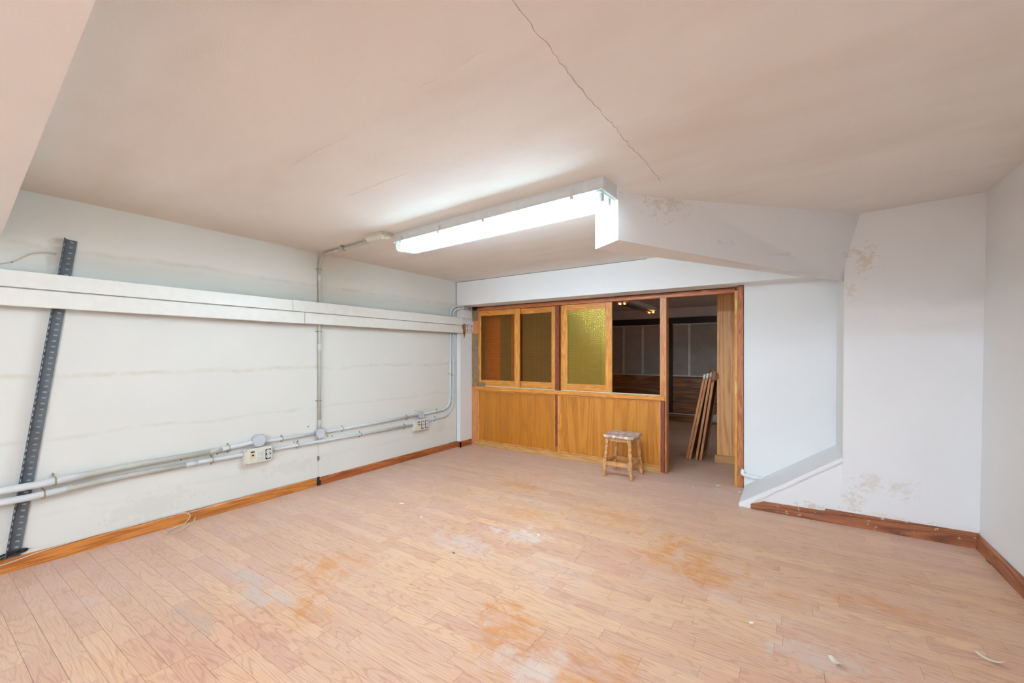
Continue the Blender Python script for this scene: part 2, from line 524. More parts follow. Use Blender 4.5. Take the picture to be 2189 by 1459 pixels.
def glass_mat(name, rgb, gloss, low=0.35):
    """thin pressed glass: tinted see-through sheet whose pillow relief catches the lamp"""
    k = Mat(name)
    x, y, z = k.sep(k.P())
    c = PI / 0.0118
    gx = k.math('ABSOLUTE', k.math('SINE', k.math('MULTIPLY', x, c)))
    gz = k.math('ABSOLUTE', k.math('SINE', k.math('MULTIPLY', z, c)))
    h = k.math('MULTIPLY', gx, gz)
    nrm = k.bump(h, 1.0, 0.0007)
    lo = lin(*rgb)
    tint = k.mix(k.mapr(h, 0.05, 0.5), tuple(v * low for v in lo[:3]) + (1,), lo)
    tr = k.node('ShaderNodeBsdfTransparent'); k.put(tr.inputs[0], tint)
    gl = k.node('ShaderNodeBsdfGlossy'); k.put(gl.inputs[0], tint); gl.inputs[1].default_value = 0.20
    k.put(gl.inputs['Normal'], nrm)
    m = k.node('ShaderNodeMixShader'); m.inputs[0].default_value = gloss
    k.t.links.new(tr.outputs[0], m.inputs[1]); k.t.links.new(gl.outputs[0], m.inputs[2])
    k.t.links.new(m.outputs[0], k.out.inputs[0])
    return k.m


M['glass_amber'] = glass_mat('amber_reeded_glass', (250, 216, 146), 0.13, 0.55)
M['glass_olive'] = glass_mat('olive_reeded_glass', (244, 220, 116), 0.42)


def diffuser_mat():
    k = Mat('clear_prismatic_plastic')
    tr = k.node('ShaderNodeBsdfTransparent'); tr.inputs[0].default_value = (0.93, 1.0, 0.98, 1)
    tl = k.node('ShaderNodeBsdfTranslucent'); tl.inputs[0].default_value = (0.85, 0.97, 0.95, 1)
    gl = k.node('ShaderNodeBsdfGlossy'); gl.inputs[0].default_value = (1, 1, 1, 1); gl.inputs[1].default_value = 0.12
    a = k.node('ShaderNodeMixShader'); a.inputs[0].default_value = 0.04
    k.t.links.new(tr.outputs[0], a.inputs[1]); k.t.links.new(tl.outputs[0], a.inputs[2])
    b = k.node('ShaderNodeMixShader'); b.inputs[0].default_value = 0.06
    k.t.links.new(a.outputs[0], b.inputs[1]); k.t.links.new(gl.outputs[0], b.inputs[2])
    k.t.links.new(b.outputs[0], k.out.inputs[0])
    return k.m


def emit_mat(name, col, strength):
    k = Mat(name)
    k.b.inputs['Base Color'].default_value = (0.8, 0.8, 0.8, 1)
    k.b.inputs['Emission Color'].default_value = (*col, 1)
    k.b.inputs['Emission Strength'].default_value = strength
    return k.m


def film_mat():
    k = Mat('clear_film')
    tr = k.node('ShaderNodeBsdfTransparent')
    gl = k.node('ShaderNodeBsdfTranslucent'); gl.inputs[0].default_value = (0.85, 0.8, 0.76, 1)
    a = k.node('ShaderNodeMixShader'); a.inputs[0].default_value = 0.45
    k.t.links.new(tr.outputs[0], a.inputs[1]); k.t.links.new(gl.outputs[0], a.inputs[2])
    k.t.links.new(a.outputs[0], k.out.inputs[0])
    return k.m


M['diffuser'] = diffuser_mat()
M['film'] = film_mat()
M['tube'] = emit_mat('lit_tube', TUBE_COL, TUBE_STRENGTH)
M['tube_raised'] = emit_mat('bright_tube', TUBE_COL, TUBE_STRENGTH_NEAR)
M['tube_end'] = emit_mat('glowing_tube_end', (1.0, 0.25, 0.07), 3.2)
M['board'] = wood('orange_board', (232, 150, 46), (246, 178, 74), (250, 196, 100), 'z', 0.03, 0.4)
M['globe'] = emit_mat('fill_globe_glow', (1.0, 0.95, 0.88), 11.0)
M['tube_off'] = plain('unlit_tube', (120, 112, 110), 0.3)

# ------------------------------------------------------------------ the setting
XL, XR = -4.175, 1.125
YH, YP, YN, YW = 4.765, 5.045, 4.355, 4.97       # header face, partition face, near wall face, alcove wall face
YB = -4.6
ZC = 2.467
HB = 2.112                                       # underside of the header
YREAR, ZREAR = 9.1, 2.34


def zceil(x):
    return ZC if x < -0.70 else ZC + (x + 0.70) * 0.036


# floor: slab, then planks
floor = struct('floor', MB().box((XL - 0.1, YB, -0.12), (XR + 0.1, YREAR + 0.1, -0.004)), M['subfloor'],
               'worn oak strip floor dusted with plaster and stained orange', 'floor')
PW = 0.0885
GAP = 0.0005
lens = [0.36, 0.45, 0.54, 0.63]
rows = []
y = YB
rr = random.Random(3)
while y < YREAR:
    if y < YN - 0.02: x0, x1 = XL + 0.012, XR - 0.005
    elif y < YP: x0, x1 = XL + 0.012, -0.33
    else: x0, x1 = XL + 0.012, 0.6
    y1 = min(y + PW, YREAR)
    x = x0 - rr.random() * 0.4
    while x < x1:
        L = rr.choice(lens)
        a, b = max(x, x0), min(x + L, x1)
        if b - a > 0.02: rows.append((a, b, y, y1, L if (a == x and b == x + L) else 0))
        x += L
    y += PW


def px_size(p):
    a, b, ya, yb, L = p
    cx, cy = (a + b) / 2, (ya + yb) / 2
    dep = -math.sin(YAW) * cx + math.cos(YAW) * cy
    if dep < 0.5: return 0
    u = (math.cos(YAW) * cx + math.sin(YAW) * cy) / dep
    if abs(u) > 1.32 or 1.4 / dep > 0.86: return 0
    return (b - a) / dep ** 2 if L else 0


order = sorted(range(len(rows)), key=lambda i: -px_size(rows[i]))
single_ids = set(i for i in order[:300] if px_size(rows[i]) > 0)
plank_mesh = {}
for L in lens:
    plank_mesh[L] = MB().box((GAP, GAP, -0.004), (L - GAP, PW - GAP, 0), 0.0004).mesh('plank', M['floor'])
stuff = MB()
for i, (a, b, ya, yb, L) in enumerate(rows):
    if i in single_ids:
        o = bpy.data.objects.new('plank', plank_mesh[L])
        COL.objects.link(o)
        o.parent = floor
        o.location = (a, ya, rr.uniform(-0.0004, 0.0002))
    else:
        stuff.box((a + GAP, ya + GAP, -0.004), (b - GAP, yb - GAP, 0))
part('plank_field', stuff, M['floor'], floor, kind='stuff')

# ceiling: level over the room, rising slightly to the right of the old crack
cm = MB()
for xa, xb in ((XL - 0.1, -0.70), (-0.70, XR + 0.1)):
    cm.hull8([(xa, YB, zceil(xa)), (xb, YB, zceil(xb)), (xb, 5.3, zceil(xb)), (xa, 5.3, zceil(xa)),
              (xa, YB, 2.75), (xb, YB, 2.75), (xb, 5.3, 2.75), (xa, 5.3, 2.75)])
ceiling = struct('ceiling', cm, M['ceiling'], 'cracked off white plaster ceiling with faint brown staining and painted shade at left', 'ceiling')


def crack(pts, w, zf, seed):
    r = random.Random(seed)
    path = []
    for i in range(len(pts) - 1):
        (ax, ay), (bx, by) = pts[i], pts[i + 1]
        n = max(2, int(math.hypot(bx - ax, by - ay) / 0.03))
        for j in range(n):
            t = j / n
            path.append((ax + (bx - ax) * t + r.uniform(-.006, .006), ay + (by - ay) * t + r.uniform(-.006, .006)))
    path.append(pts[-1])
    mb = MB()
    for (ax, ay), (bx, by) in zip(path, path[1:]):
        d = math.hypot(bx - ax, by - ay)
        ww = w * r.uniform(0.5, 1.2)
        nx, ny = -(by - ay) / d * ww / 2, (bx - ax) / d * ww / 2
        z0, z1 = zf(ax), zf(bx)
        c = [(ax - nx, ay - ny, z0 - .0008), (bx - nx, by - ny, z1 - .0008), (bx + nx, by + ny, z1 - .0008), (ax + nx, ay + ny, z0 - .0008)]
        mb.hull8(c + [(p[0], p[1], p[2] + .001) for p in c])
    return mb


part('crack', crack([(-0.70, -0.5), (-0.70, 1.1), (-0.703, 1.6), (-0.69, 1.9), (-0.69, 2.14), (-0.672, 2.4), (-0.67, 2.66)], 0.0022, zceil, 1), M['crack'], ceiling)
for j, pts in enumerate(([(-2.44, 1.29), (-1.82, 1.26)], [(-2.52, 1.75), (-1.89, 1.72)], [(-1.24, 1.20), (-0.90, 1.18)])):
    part('crack', crack(pts, 0.0022, zceil, 5 + j), M['ceiling'], ceiling)

# walls
wall_left = struct('wall_left', MB().box((XL - 0.15, YB, -0.1), (XL, 5.3, 2.6)), M['wall_left'],
                   'long white wall with faint horizontal grime lines and conduits', 'wall')
struct('wall_behind', MB().box((XL - 0.1, YB - 0.15, -0.1), (XR + 0.15, YB, 2.7)), M['wall'], 'plain white wall at the near end of the room', 'wall')
struct('wall_right', MB().hull8([(XR, YB, -0.1), (XR + 0.15, YB, -0.1), (XR + 0.15, 4.6, -0.1), (XR, 4.6, -0.1),
                                 (XR + 0.025, YB, 2.7), (XR + 0.15, YB, 2.7), (XR + 0.15, 4.6, 2.7), (XR + 0.025, 4.6, 2.7)]), M['wall_damp'],
       'plain white side wall at the far right', 'wall')
XE = 0.352
nw = MB().hull8([(XE, YN, -0.1), (XR + 0.1, YN, -0.1), (XR + 0.1, 5.2, -0.1), (XE, 5.2, -0.1),
                 (XE + 0.012, YN - 0.06, 2.7), (XR + 0.1, YN - 0.06, 2.7), (XR + 0.1, 5.2, 2.7), (XE + 0.012, 5.2, 2.7)])
struct('wall_front_right', nw, M['wall_damp'], 'white wall with damp stains beside the recess', 'wall')
struct('wall_alcove', MB().box((-0.405, YW, -0.1), (XE + 0.05, 5.3, 2.6)), M['wall'], 'bluish white back wall of the recess right of the doorway', 'wall')
struct('wall_header', MB().box((XL, YH, HB), (XE + 0.05, 5.3, 2.6)), M['wall'], 'white plaster lintel above the wooden partition', 'wall')
struct('wall_pilaster', MB().box((XL, YH + 0.012, -0.05), (-4.105, 5.3, HB + 0.01)), M['wall'], 'narrow white pilaster at the left end of the partition', 'wall')

# sloped block at the foot of the recess (underside of a stair string)
wg = MB()
wg.prism([(-0.395, -0.02), (XE + 0.01, -0.02), (XE + 0.01, 0.548), (-0.395, 0.03)], YN, YW + 0.01, 'y')
wg.obox((-0.30, YN - 0.002, 0.068), (XE, YN - 0.002, 0.535), 0.02, 0.03, (0, 0, 1))
struct('wall_stair_slope', wg, M['wall_damp'], 'white plastered sloping wedge at the foot of the recess', 'ramp')

# diagonal downstand beam
A = (-0.945, 2.68); B = (-1.162, 2.822)
C2 = (0.115, 4.775); D = (0.50, 4.31); D2 = (0.50, 4.80)
bt = lambda p: (p[0], p[1], 2.62)
low = [(A[0], A[1], 2.147), (B[0], B[1], 2.145), (C2[0], C2[1], 2.110), (D2[0], D2[1], 2.06), (0.366, 4.345, 1.985)]
# clip the beam against the near wall: front lower edge dips towards the wall
bmv = low + [bt(p) for p in low[:4]] + [bt(D)]
bmf = [(0, 1, 2), (0, 2, 4), (2, 3, 4), (5, 7, 6), (5, 9, 7), (7, 9, 8), (0, 5, 6, 1), (1, 6, 7, 2), (2, 7, 8, 3), (3, 8, 9, 4), (4, 9, 5, 0)]
struct('beam_diagonal', MB().add(bmv, bmf), M['wall_damp'], 'diagonal white plaster beam with a brown damp stain', 'beam')

# beam crossing the room above the camera's left shoulder
def nby(x): return 0.412 - 0.0567 * (x - XL)
nbm = MB().hull8([(XL, -0.5, 2.127), (XR + 0.05, -0.75, 2.127), (XR + 0.05, nby(XR + 0.05), 2.127), (XL, nby(XL), 2.127),
                  (XL, -0.5, 2.6), (XR + 0.05, -0.75, 2.6), (XR + 0.05, nby(XR + 0.05), 2.6), (XL, nby(XL), 2.6)])
struct('beam_near', nbm, M['wall'], 'pinkish plaster beam in the top left corner', 'beam')

# rear room shell
struct('wall_rear', MB().box((XL - 0.1, YREAR, -0.1), (0.8, YREAR + 0.15, 2.6)), M['rear_wall'], 'dim end wall of the dark back room', 'wall')
struct('wall_rear_left', MB().box((XL - 0.15, 5.3, -0.1), (XL, YREAR + 0.1, 2.6)), M['rear_wall'], 'left side wall of the dark back room', 'wall')
struct('wall_rear_right', MB().box((0.6, 5.3, -0.1), (0.75, YREAR + 0.1, 2.6)), M['rear_wall'], 'right side wall of the dark back room', 'wall')
struct('ceiling_rear', MB().box((XL - 0.1, 5.3, ZREAR), (0.8, YREAR + 0.1, 2.6)), M['rear_wall'], 'dim ceiling of the dark back room', 'ceiling')


# baseboards
def baseboard(name, mb, mat, label):
    return struct(name, mb, mat, label, 'baseboard')


def board_y(x0, th, ya, yb, h, sgn=1):
    prof = [(x0, 0.0), (x0 + sgn * th, 0.0), (x0 + sgn * th, h - 0.012), (x0 + sgn * th * 0.5, h), (x0, h)]
    mb = MB()
    mb.prism(prof, ya, yb, 'y')
    return mb


baseboard('baseboard_left_near', board_y(XL, 0.016, YB, 1.415, 0.088), M['skirt'], 'orange wood skirting board under the leaning steel angle')
baseboard('baseboard_left_mid', board_y(XL, 0.014, 1.417, 2.535, 0.086), M['skirt'], 'orange wood skirting board left of the black gap strip')
baseboard('baseboard_left_far', board_y(XL, 0.016, 2.585, YH + 0.01, 0.084), M['skirt_red'], 'reddish wood skirting board right of the black gap strip')
baseboard('baseboard_pilaster', board_y(-4.105, 0.016, YH - 0.004, YP - 0.02, 0.086).box((XL + 0.017, YH - 0.004, 0.0), (-4.089, YH + 0.012, 0.086)), M['skirt_red'], 'short skirting board on the pilaster beside the partition')
single('gap_strip', MB().box((XL, 2.540, 0.0), (XL + 0.012, 2.580, 0.055), 0.002).box((XL, 2.545, 0.055), (XL + 0.006, 2.575, 0.09)),
       M['black'], (XL, 2.56, 0), 'black strip in the gap between two skirting boards', 'strip')
nb2 = MB()
nb2.prism([(-0.30, 0.0), (XR, 0.0), (XR, 0.105), (0.24, 0.100), (0.235, 0.088), (-0.20, 0.082), (-0.30, 0.04)], YN - 0.018, YN, 'y')
nb2.prism([(0.24, 0.098), (XR, 0.103), (XR, 0.113), (0.24, 0.108)], YN - 0.010, YN, 'y')
baseboard('baseboard_front_right', nb2, M['skirt_x'], 'worn brown skirting board splashed with white paint')
baseboard('baseboard_right', board_y(XR, 0.018, YB, YN - 0.018, 0.105, -1), M['skirt_y2'], 'brown skirting board along the right wall')

# ------------------------------------------------------------------ wooden partition
pt = thing('wooden_partition', (-2.65, YP, 0), 'honey wood partition with two panels below and sliding windows above', 'partition')
y0, y1 = YP, YP + 0.10
part('top_rail', MB().box((-4.10, y0, 2.048), (-0.49, y1, 2.10), 0.003), M['rail_red'], pt)
part('sill_rail', MB().box((-4.03, y0 - 0.022, 0.848), (-1.215, y1, 0.900), 0.004), M['frame_h'], pt)
part('bottom_rail', MB().box((-4.03, y0 - 0.020, 0.0), (-1.225, y0 + 0.04, 0.070), 0.003), M['light_wood_h'], pt)
part('post', MB().box((-4.105, y0, 0.0), (-3.985, y1, 2.048), 0.003), M['post'], pt)
part('end_post', MB().box((-1.274, y0 - 0.006, 0.0), (-1.200, y1, 2.05), 0.003), M['post'], pt)
part('end_batten', MB().box((-1.262, y0 - 0.022, 0.012), (-1.215, y0 - 0.004, 0.845), 0.003), M['mahog'], pt)
part('mullion', MB().box((-2.655, y0 - 0.004, 0.905), (-2.598, y1, 2.046), 0.003), M['mahog'], pt)
part('mullion', MB().box((-2.655, y0 - 0.004, 0.15), (-2.618, y0 + 0.05, 0.845), 0.002), M['mahog'], pt)
part('mullion', MB().box((-2.618, y0 - 0.004, 0.068), (-2.582, y0 + 0.05, 0.845), 0.003), M['frame_v'], pt)
part('panel', MB().box((-3.985, y0 + 0.018, 0.06), (-2.63, y0 + 0.036, 0.85)), M['panel'], pt)
part('panel', MB().box((-2.60, y0 + 0.018, 0.06), (-1.265, y0 + 0.036, 0.85)), M['panel2'], pt)
for xa, xb in ((-3.985, -2.655), (-2.582, -1.274)):
    part('bead', MB().box((xa, y0 + 0.004, 0.828), (xb, y0 + 0.02, 0.848), 0.002), M['frame_h'], pt)
    part('bead', MB().box((xa, y0 + 0.004, 0.070), (xb, y0 + 0.02, 0.086), 0.002), M['frame_h'], pt)
    part('bead', MB().box((xa, y0 + 0.004, 0.086), (xa + 0.018, y0 + 0.02, 0.828), 0.002), M['frame_v'], pt)
    part('bead', MB().box((xb - 0.018, y0 + 0.004, 0.086), (xb, y0 + 0.02, 0.828), 0.002), M['frame_v'], pt)
    part('track', MB().box((xa + 0.01, y0 + 0.012, 0.900), (xb - 0.004, y0 + 0.026, 0.912)).box((xa + 0.01, y0 + 0.05, 0.900), (xb - 0.004, y0 + 0.066, 0.910)),
         M['cream_track'], pt, 'cream sliding track')


def sash(name, xa, xb, yf, glass, label, lw=0.075, rw=0.075, group=None):
    za, zb = 0.912, 2.046
    t = thing(name, ((xa + xb) / 2, yf, za), label, 'window', group)
    d = 0.028
    part('stile', MB().box((xa, yf, za), (xa + lw, yf + d, zb), 0.003).box((xa + lw - 0.012, yf + 0.004, za + 0.08), (xa + lw + 0.004, yf + 0.012, zb - 0.07), 0.002), M['frame_v'], t)
    part('stile', MB().box((xb - rw, yf, za), (xb, yf + d, zb), 0.003).box((xb - rw - 0.004, yf + 0.004, za + 0.08), (xb - rw + 0.012, yf + 0.012, zb - 0.07), 0.002), M['frame_v'], t)
    part('rail', MB().box((xa + lw, yf + 0.001, zb - 0.078), (xb - rw, yf + d - 0.001, zb), 0.003), M['frame_h'], t)
    part('rail', MB().box((xa + lw, yf + 0.001, za), (xb - rw, yf + d - 0.001, za + 0.088), 0.003), M['frame_h'], t)
    part('pane', MB().box((xa + lw - 0.005, yf + 0.012, za + 0.08), (xb - rw + 0.005, yf + 0.016, zb - 0.07)), M[glass], t, 'ribbed amber glass pane')
    return t


sash('sliding_sash', -3.985, -3.235, YP + 0.008, 'glass_amber', 'sliding window sash with half amber half dark pane beside brown tape', 0.05, 0.085)
sash('sliding_sash', -3.40, -2.660, YP + 0.046, 'glass_amber', 'set back sliding window sash with dark brown ribbed pane')
sash('sliding_sash', -2.555, -1.860, YP + 0.008, 'glass_olive', 'front sliding window sash with olive yellow ribbed pane', 0.075, 0.085)
sash('sliding_sash', -2.596, -1.925, YP + 0.046, 'glass_olive', 'rear sliding window sash overlapped by the olive paned one')

# door frame at the right of the opening
dj = thing('door_1', (-0.45, 5.0, 0), 'worn reddish door jamb with brass hinges right of the opening', 'door frame', kind='structure')
part('jamb', MB().box((-0.462, YW - 0.012, 0.0), (-0.408, YP + 0.12, 2.105), 0.003), M['jamb'], dj)
part('door_stop', MB().box((-0.492, YW + 0.004, 0.0), (-0.462, YP + 0.12, 2.06), 0.003), M['frame_v'], dj)
for zc in (1.92, 1.04, 0.17):
    hg = part('hinge', MB().box((-0.484, YW - 0.001, zc - 0.055), (-0.466, YW + 0.006, zc + 0.055), 0.001).lathe([(0.006, -0.055), (0.006, 0.055)], (-0.464, YW - 0.004, zc), n=8), M['hinge'], dj, 'brass hinge')
    part('screw', MB().lathe([(0.003, 0), (0.003, 0.0015)], (-0.476, YW - 0.001, zc + 0.03), (0, -1, 0), 8).lathe([(0.003, 0), (0.003, 0.0015)], (-0.476, YW - 0.001, zc - 0.03), (0, -1, 0), 8), M['brass'], hg)

# brown parcel tape over the gap at the left of the windows
r = random.Random(11)
def ragged(xa, xb, za, zb, n, amp):
    L = [(xa + r.uniform(-amp, amp), za + (zb - za) * i / n) for i in range(n + 1)]
    Rr = [(xb + r.uniform(-amp, amp) * 0.6, za + (zb - za) * i / n) for i in range(n + 1)]
    return Rr + L[::-1]
tp = MB()
tp.prism(ragged(-4.088, -3.975, 0.885, 1.70, 14, 0.010), YP - 0.006, YP - 0.001, 'y')
tp.prism(ragged(-4.085, -3.982, 1.90, 2.07, 6, 0.010), YP - 0.008, YP - 0.001, 'y')
tp.prism(ragged(-3.96, -3.84, 0.875, 0.965, 4, 0.006), YP - 0.007, YP - 0.003, 'y')
single('brown_tape', tp, M['tape'], (-4.02, YP, 0.88), 'crumpled brown packing tape along the partition edge', 'tape')
single('broken_render', MB().prism(ragged(-4.10, -4.0, 2.055, 2.112, 4, 0.008), YP - 0.03, YP, 'y'), M['black_wood_and_shade'], (-4.05, YP, 2.06),
       'dark broken gap above the brown tape', 'gap filler')

# ------------------------------------------------------------------ fluorescent ceiling lamp
LC = (-1.932, 2.565)
LA = math.atan2(2.498 - 2.632, 2.02)
HL = 1.005


def make_lamp(loc, rot, label, tube_mat='tube', covered=True):
    lamp = thing('fluorescent_lamp', loc, label, 'lamp', 'twin tube ceiling lamps', rotz=rot)
    hs = MB()
    hs.prism([(-0.108, -0.075), (0.108, -0.075), (0.098, 0.0), (-0.098, 0.0)], -HL, HL, 'x')
    hs.box((-HL, -0.118, -0.082), (HL, 0.118, -0.073), 0.002)
    part('housing', hs, M['housing'], lamp, 'grey white ribbed plastic housing', local=True)
    part('reflector', MB().box((-HL + 0.02, -0.10, -0.086), (HL - 0.02, 0.10, -0.083)), M['plastic_w2'], lamp, local=True)
    # cover: hollow trapezoid tray
    df = MB()
    prof = [(-0.112, -0.082), (-0.098, -0.140), (-0.085, -0.152), (0.085, -0.152), (0.098, -0.140), (0.112, -0.082)]
    xs = [-HL + 0.008, -HL + 0.024, HL - 0.024, HL - 0.008]
    for i in range(len(prof) - 1):
        (ya, za), (yb, zb) = prof[i], prof[i + 1]
        df.add([(xs[1], ya, za), (xs[2], ya, za), (xs[2], yb, zb), (xs[1], yb, zb)], [(0, 1, 2, 3)])
    df.add([(xs[1], p[0], p[1]) for p in prof], [list(range(6))])
    df.add([(xs[2], p[0], p[1]) for p in prof], [list(range(6))])
    for sy in (-1, 1):
        df.box((-HL + 0.006, sy * 0.112 - 0.010, -0.090), (HL - 0.006, sy * 0.112 + 0.010, -0.084))
    for sx in (-1, 1):
        df.box((sx * (HL - 0.014) - 0.010, -0.11, -0.090), (sx * (HL - 0.014) + 0.010, 0.11, -0.084))
    if covered: part('cover', df, M['diffuser'], lamp, 'clear prismatic plastic cover', local=True)
    for sy in (-1, 1):
        tb = part('tube', MB().tube([(-HL + 0.075, sy * 0.048, -0.104), (HL - 0.075, sy * 0.048, -0.104)], 0.0145, 8), M[tube_mat], lamp, 'glowing white tube', local=True)
        for sx in (-1, 1):
            part('tube_cap', MB().tube([(sx * (HL - 0.075), sy * 0.048, -0.104), (sx * (HL - 0.05), sy * 0.048, -0.104)], 0.0155, 12), M['alu'], tb, local=True)
            part('lamp_holder', MB().box((sx * (HL - 0.04) - 0.012, sy * 0.048 - 0.018, -0.130), (sx * (HL - 0.04) + 0.012, sy * 0.048 + 0.018, -0.084), 0.003), M['plastic_w2'], lamp, local=True)
    for sx in (-0.90, -0.42, 0.06, 0.80):
        for sy in (-1, 1):
            part('clip', MB().box((sx - 0.012, sy * 0.121 - 0.003, -0.10), (sx + 0.012, sy * 0.121 + 0.003, -0.045), 0.001)
                 .box((sx - 0.012, min(sy * 0.121, sy * 0.105), -0.101), (sx + 0.012, max(sy * 0.121, sy * 0.105), -0.097)), M['plastic_w2'], lamp, 'small cover clip', local=True)
    part('gland', MB().lathe([(0.020, 0), (0.020, 0.03), (0.014, 0.034), (0.014, 0.06)], (-HL, 0.0, -0.04), (-1, 0, 0), 12), M['plastic_w'], lamp, local=True)



make_lamp((LC[0], LC[1], zceil(-1.9)), LA, 'lit twin tube fluorescent ceiling lamp beside the diagonal beam')
make_lamp((-0.15, -2.75, zceil(-0.7)), 0.0, 'first lit bare twin tube ceiling lamp behind the near beam', 'tube_raised', False)
make_lamp((-0.15, -3.90, zceil(-0.7)), 0.0, 'added unseen bare twin tube fill lamp behind the near beam', 'tube_raised', False)  # extra fixture added to give the right side more light

# small ivory battery box at the lamp's left end
eb = thing('ceiling_box', (-3.09, 2.47, zceil(-3)), 'small ivory ribbed box on the ceiling left of the lamp', 'junction box', rotz=-0.05)
part('body', MB().prism([(-0.125, -0.06), (0.125, -0.06), (0.125, 0.06), (-0.125, 0.06)], -0.026, 0.0, 'z'), M['socket'], eb, local=True)
part('rib', MB().box((-0.130, -0.066, -0.016), (0.130, 0.066, -0.010), 0.002), M['socket'], eb, local=True)
part('rib', MB().box((-0.128, -0.064, -0.030), (0.128, 0.064, -0.024), 0.002), M['socket'], eb, local=True)
part('cover', MB().hull8([(-0.105, -0.042, -0.058), (0.105, -0.042, -0.058), (0.105, 0.042, -0.058), (-0.105, 0.042, -0.058),
                          (-0.122, -0.058, -0.026), (0.122, -0.058, -0.026), (0.122, 0.058, -0.026), (-0.122, 0.058, -0.026)], 0.004), M['socket'], eb, local=True)
part('wire', MB().tube(smooth_path([(0.10, -0.05, -0.045), (0.12, -0.045, -0.066), (0.15, -0.02, -0.055), (0.165, 0.01, -0.035)]), 0.003, 6), M['plastic_w2'], eb, 'loose white wire loop', local=True)

# ------------------------------------------------------------------ left wall: trunking
tk = thing('cable_trunking', (-4.10, 2.0, 1.70), 'long white two channel cable trunking across the left wall', 'trunking')
TX0, TX1 = -4.121, -4.074
part('base', MB().box((TX0, YB, 1.705), (TX0 + 0.02, 4.80, 1.922)), M['plastic_w'], tk)
for yy in (-0.6, 1.6, 3.2, 4.5):
    part('bracket', MB().box((XL, yy - 0.02, 1.74), (TX0, yy + 0.02, 1.89), 0.002), M['plastic_w'], tk)


def cover(ya, yb, za, zb, tilt=0.0):
    return MB().hull8([(TX0, ya, za), (TX1 + tilt, ya, za), (TX1 + tilt, yb, za), (TX0, yb, za),
                       (TX0, ya, zb), (TX1 - tilt, ya, zb), (TX1 - tilt, yb, zb), (TX0, yb, zb)], 0.003)


part('cover', cover(YB, 2.235, 1.819, 1.926, 0.003), M['plastic_w'], tk)
part('cover', cover(2.237, 4.80, 1.819, 1.930, 0.003), M['plastic_w'], tk)
part('cover', cover(YB, 2.355, 1.700, 1.812, 0.0), M['plastic_w'], tk)
part('cover', cover(2.359, 4.80, 1.703, 1.813, 0.0), M['plastic_w'], tk)
eu = part('end_channel', MB().hull8([(-4.105, 4.80, 1.836), (-4.082, 4.80, 1.836), (-4.066, 5.06, 1.836), (-4.105, 5.06, 1.836),
                                     (-4.105, 4.80, 1.926), (-4.088, 4.80, 1.926), (-4.080, 5.02, 1.926), (-4.105, 5.02, 1.926)], 0.002)
     .box((-4.11, 4.80, 1.926), (-4.075, 5.02, 1.934)), M['plastic_w2'], tk, 'exposed clean white channel end')
el = part('end_cover', MB().box((-4.105, 4.80, 1.725), (-4.072, 5.055, 1.832), 0.002), M['plastic_w2'], tk, 'white end piece printed with red ovals')
for yy in (4.90, 5.00):
    for zz in (1.812, 1.755):
        od = MB().lathe([(0.016, 0), (0.016, 0.0015)], (-4.0722, yy, zz), (1, 0, 0), 14)
        od.v = [(v[0], v[1], zz + (v[2] - zz) * 0.72) for v in od.v]
        part('red_oval', od, M['red'], el, 'red printed oval')
        part('white_mark', MB().box((-4.0707, yy - 0.008, zz - 0.0015), (-4.0703, yy + 0.008, zz + 0.0015)), M['plastic_w2'], el)
pu = MB()
rp = random.Random(5)
def splat(cy, cz, ry, rz, n=11):
    return [(cy + math.cos(2 * PI * i / n) * ry * rp.uniform(0.6, 1.15), cz + math.sin(2 * PI * i / n) * rz * rp.uniform(0.6, 1.15)) for i in range(n)]
pu.prism(splat(4.815, 1.79, 0.040, 0.055), -4.073, -4.062, 'x')
pu.prism(splat(4.825, 1.735, 0.036, 0.045), -4.073, -4.064, 'x')
pu.prism([(4.81, 1.72), (4.845, 1.70), (4.835, 1.66), (4.82, 1.625), (4.812, 1.66)], -4.070, -4.064, 'x')
single('putty_smear', pu, M['putty'], (-4.07, 4.82, 1.63), 'tan putty smear over the trunking joint', 'putty')

# ------------------------------------------------------------------ conduits, boxes, clips
def saddle(parent, c, r, axis):
    """brass saddle clip round a pipe lying on the left wall"""
    mb = MB()
    n = 8
    w = 0.008
    pts = [(r + 0.003) * 1.0] * (n + 1)
    ring = []
    for i in range(n + 1):
        a = -PI / 2 + PI * i / n
        ring.append((c[0] + math.cos(a) * (r + 0.003), math.sin(a) * (r + 0.003)))
    ring = [(XL + 0.001, -(r + 0.003))] + ring + [(XL + 0.001, r + 0.003)]
    def at(q, s):
        return (q[0], c[1] + s, c[2] + q[1]) if axis == 'y' else (q[0], c[1] + q[1], c[2] + s)
    for i in range(len(ring) - 1):
        a, b = ring[i], ring[i + 1]
        q = [at(a, -w / 2), at(a, w / 2), at(b, w / 2), at(b, -w / 2)]
        mb.add(q, [(0, 1, 2, 3)])
    for s in (-1, 1):
        if axis == 'y':
            mb.box((XL, c[1] - w / 2, c[2] + s * (r + 0.010) - 0.009), (XL + 0.010, c[1] + w / 2, c[2] + s * (r + 0.010) + 0.009), 0.001)
        else:
            mb.box((XL, c[1] + s * (r + 0.010) - 0.009, c[2] - w / 2), (XL + 0.010, c[1] + s * (r + 0.010) + 0.009, c[2] + w / 2), 0.001)
    o = part('clip', mb, M['brass'], parent, 'brass saddle clip')
    return o


def wx(r): return XL + r + 0.006


def sleeve(parent, p0, p1, r, mat='conduit'):
    part('sleeve', MB().tube([p0, p1], r, 14), M[mat], parent)


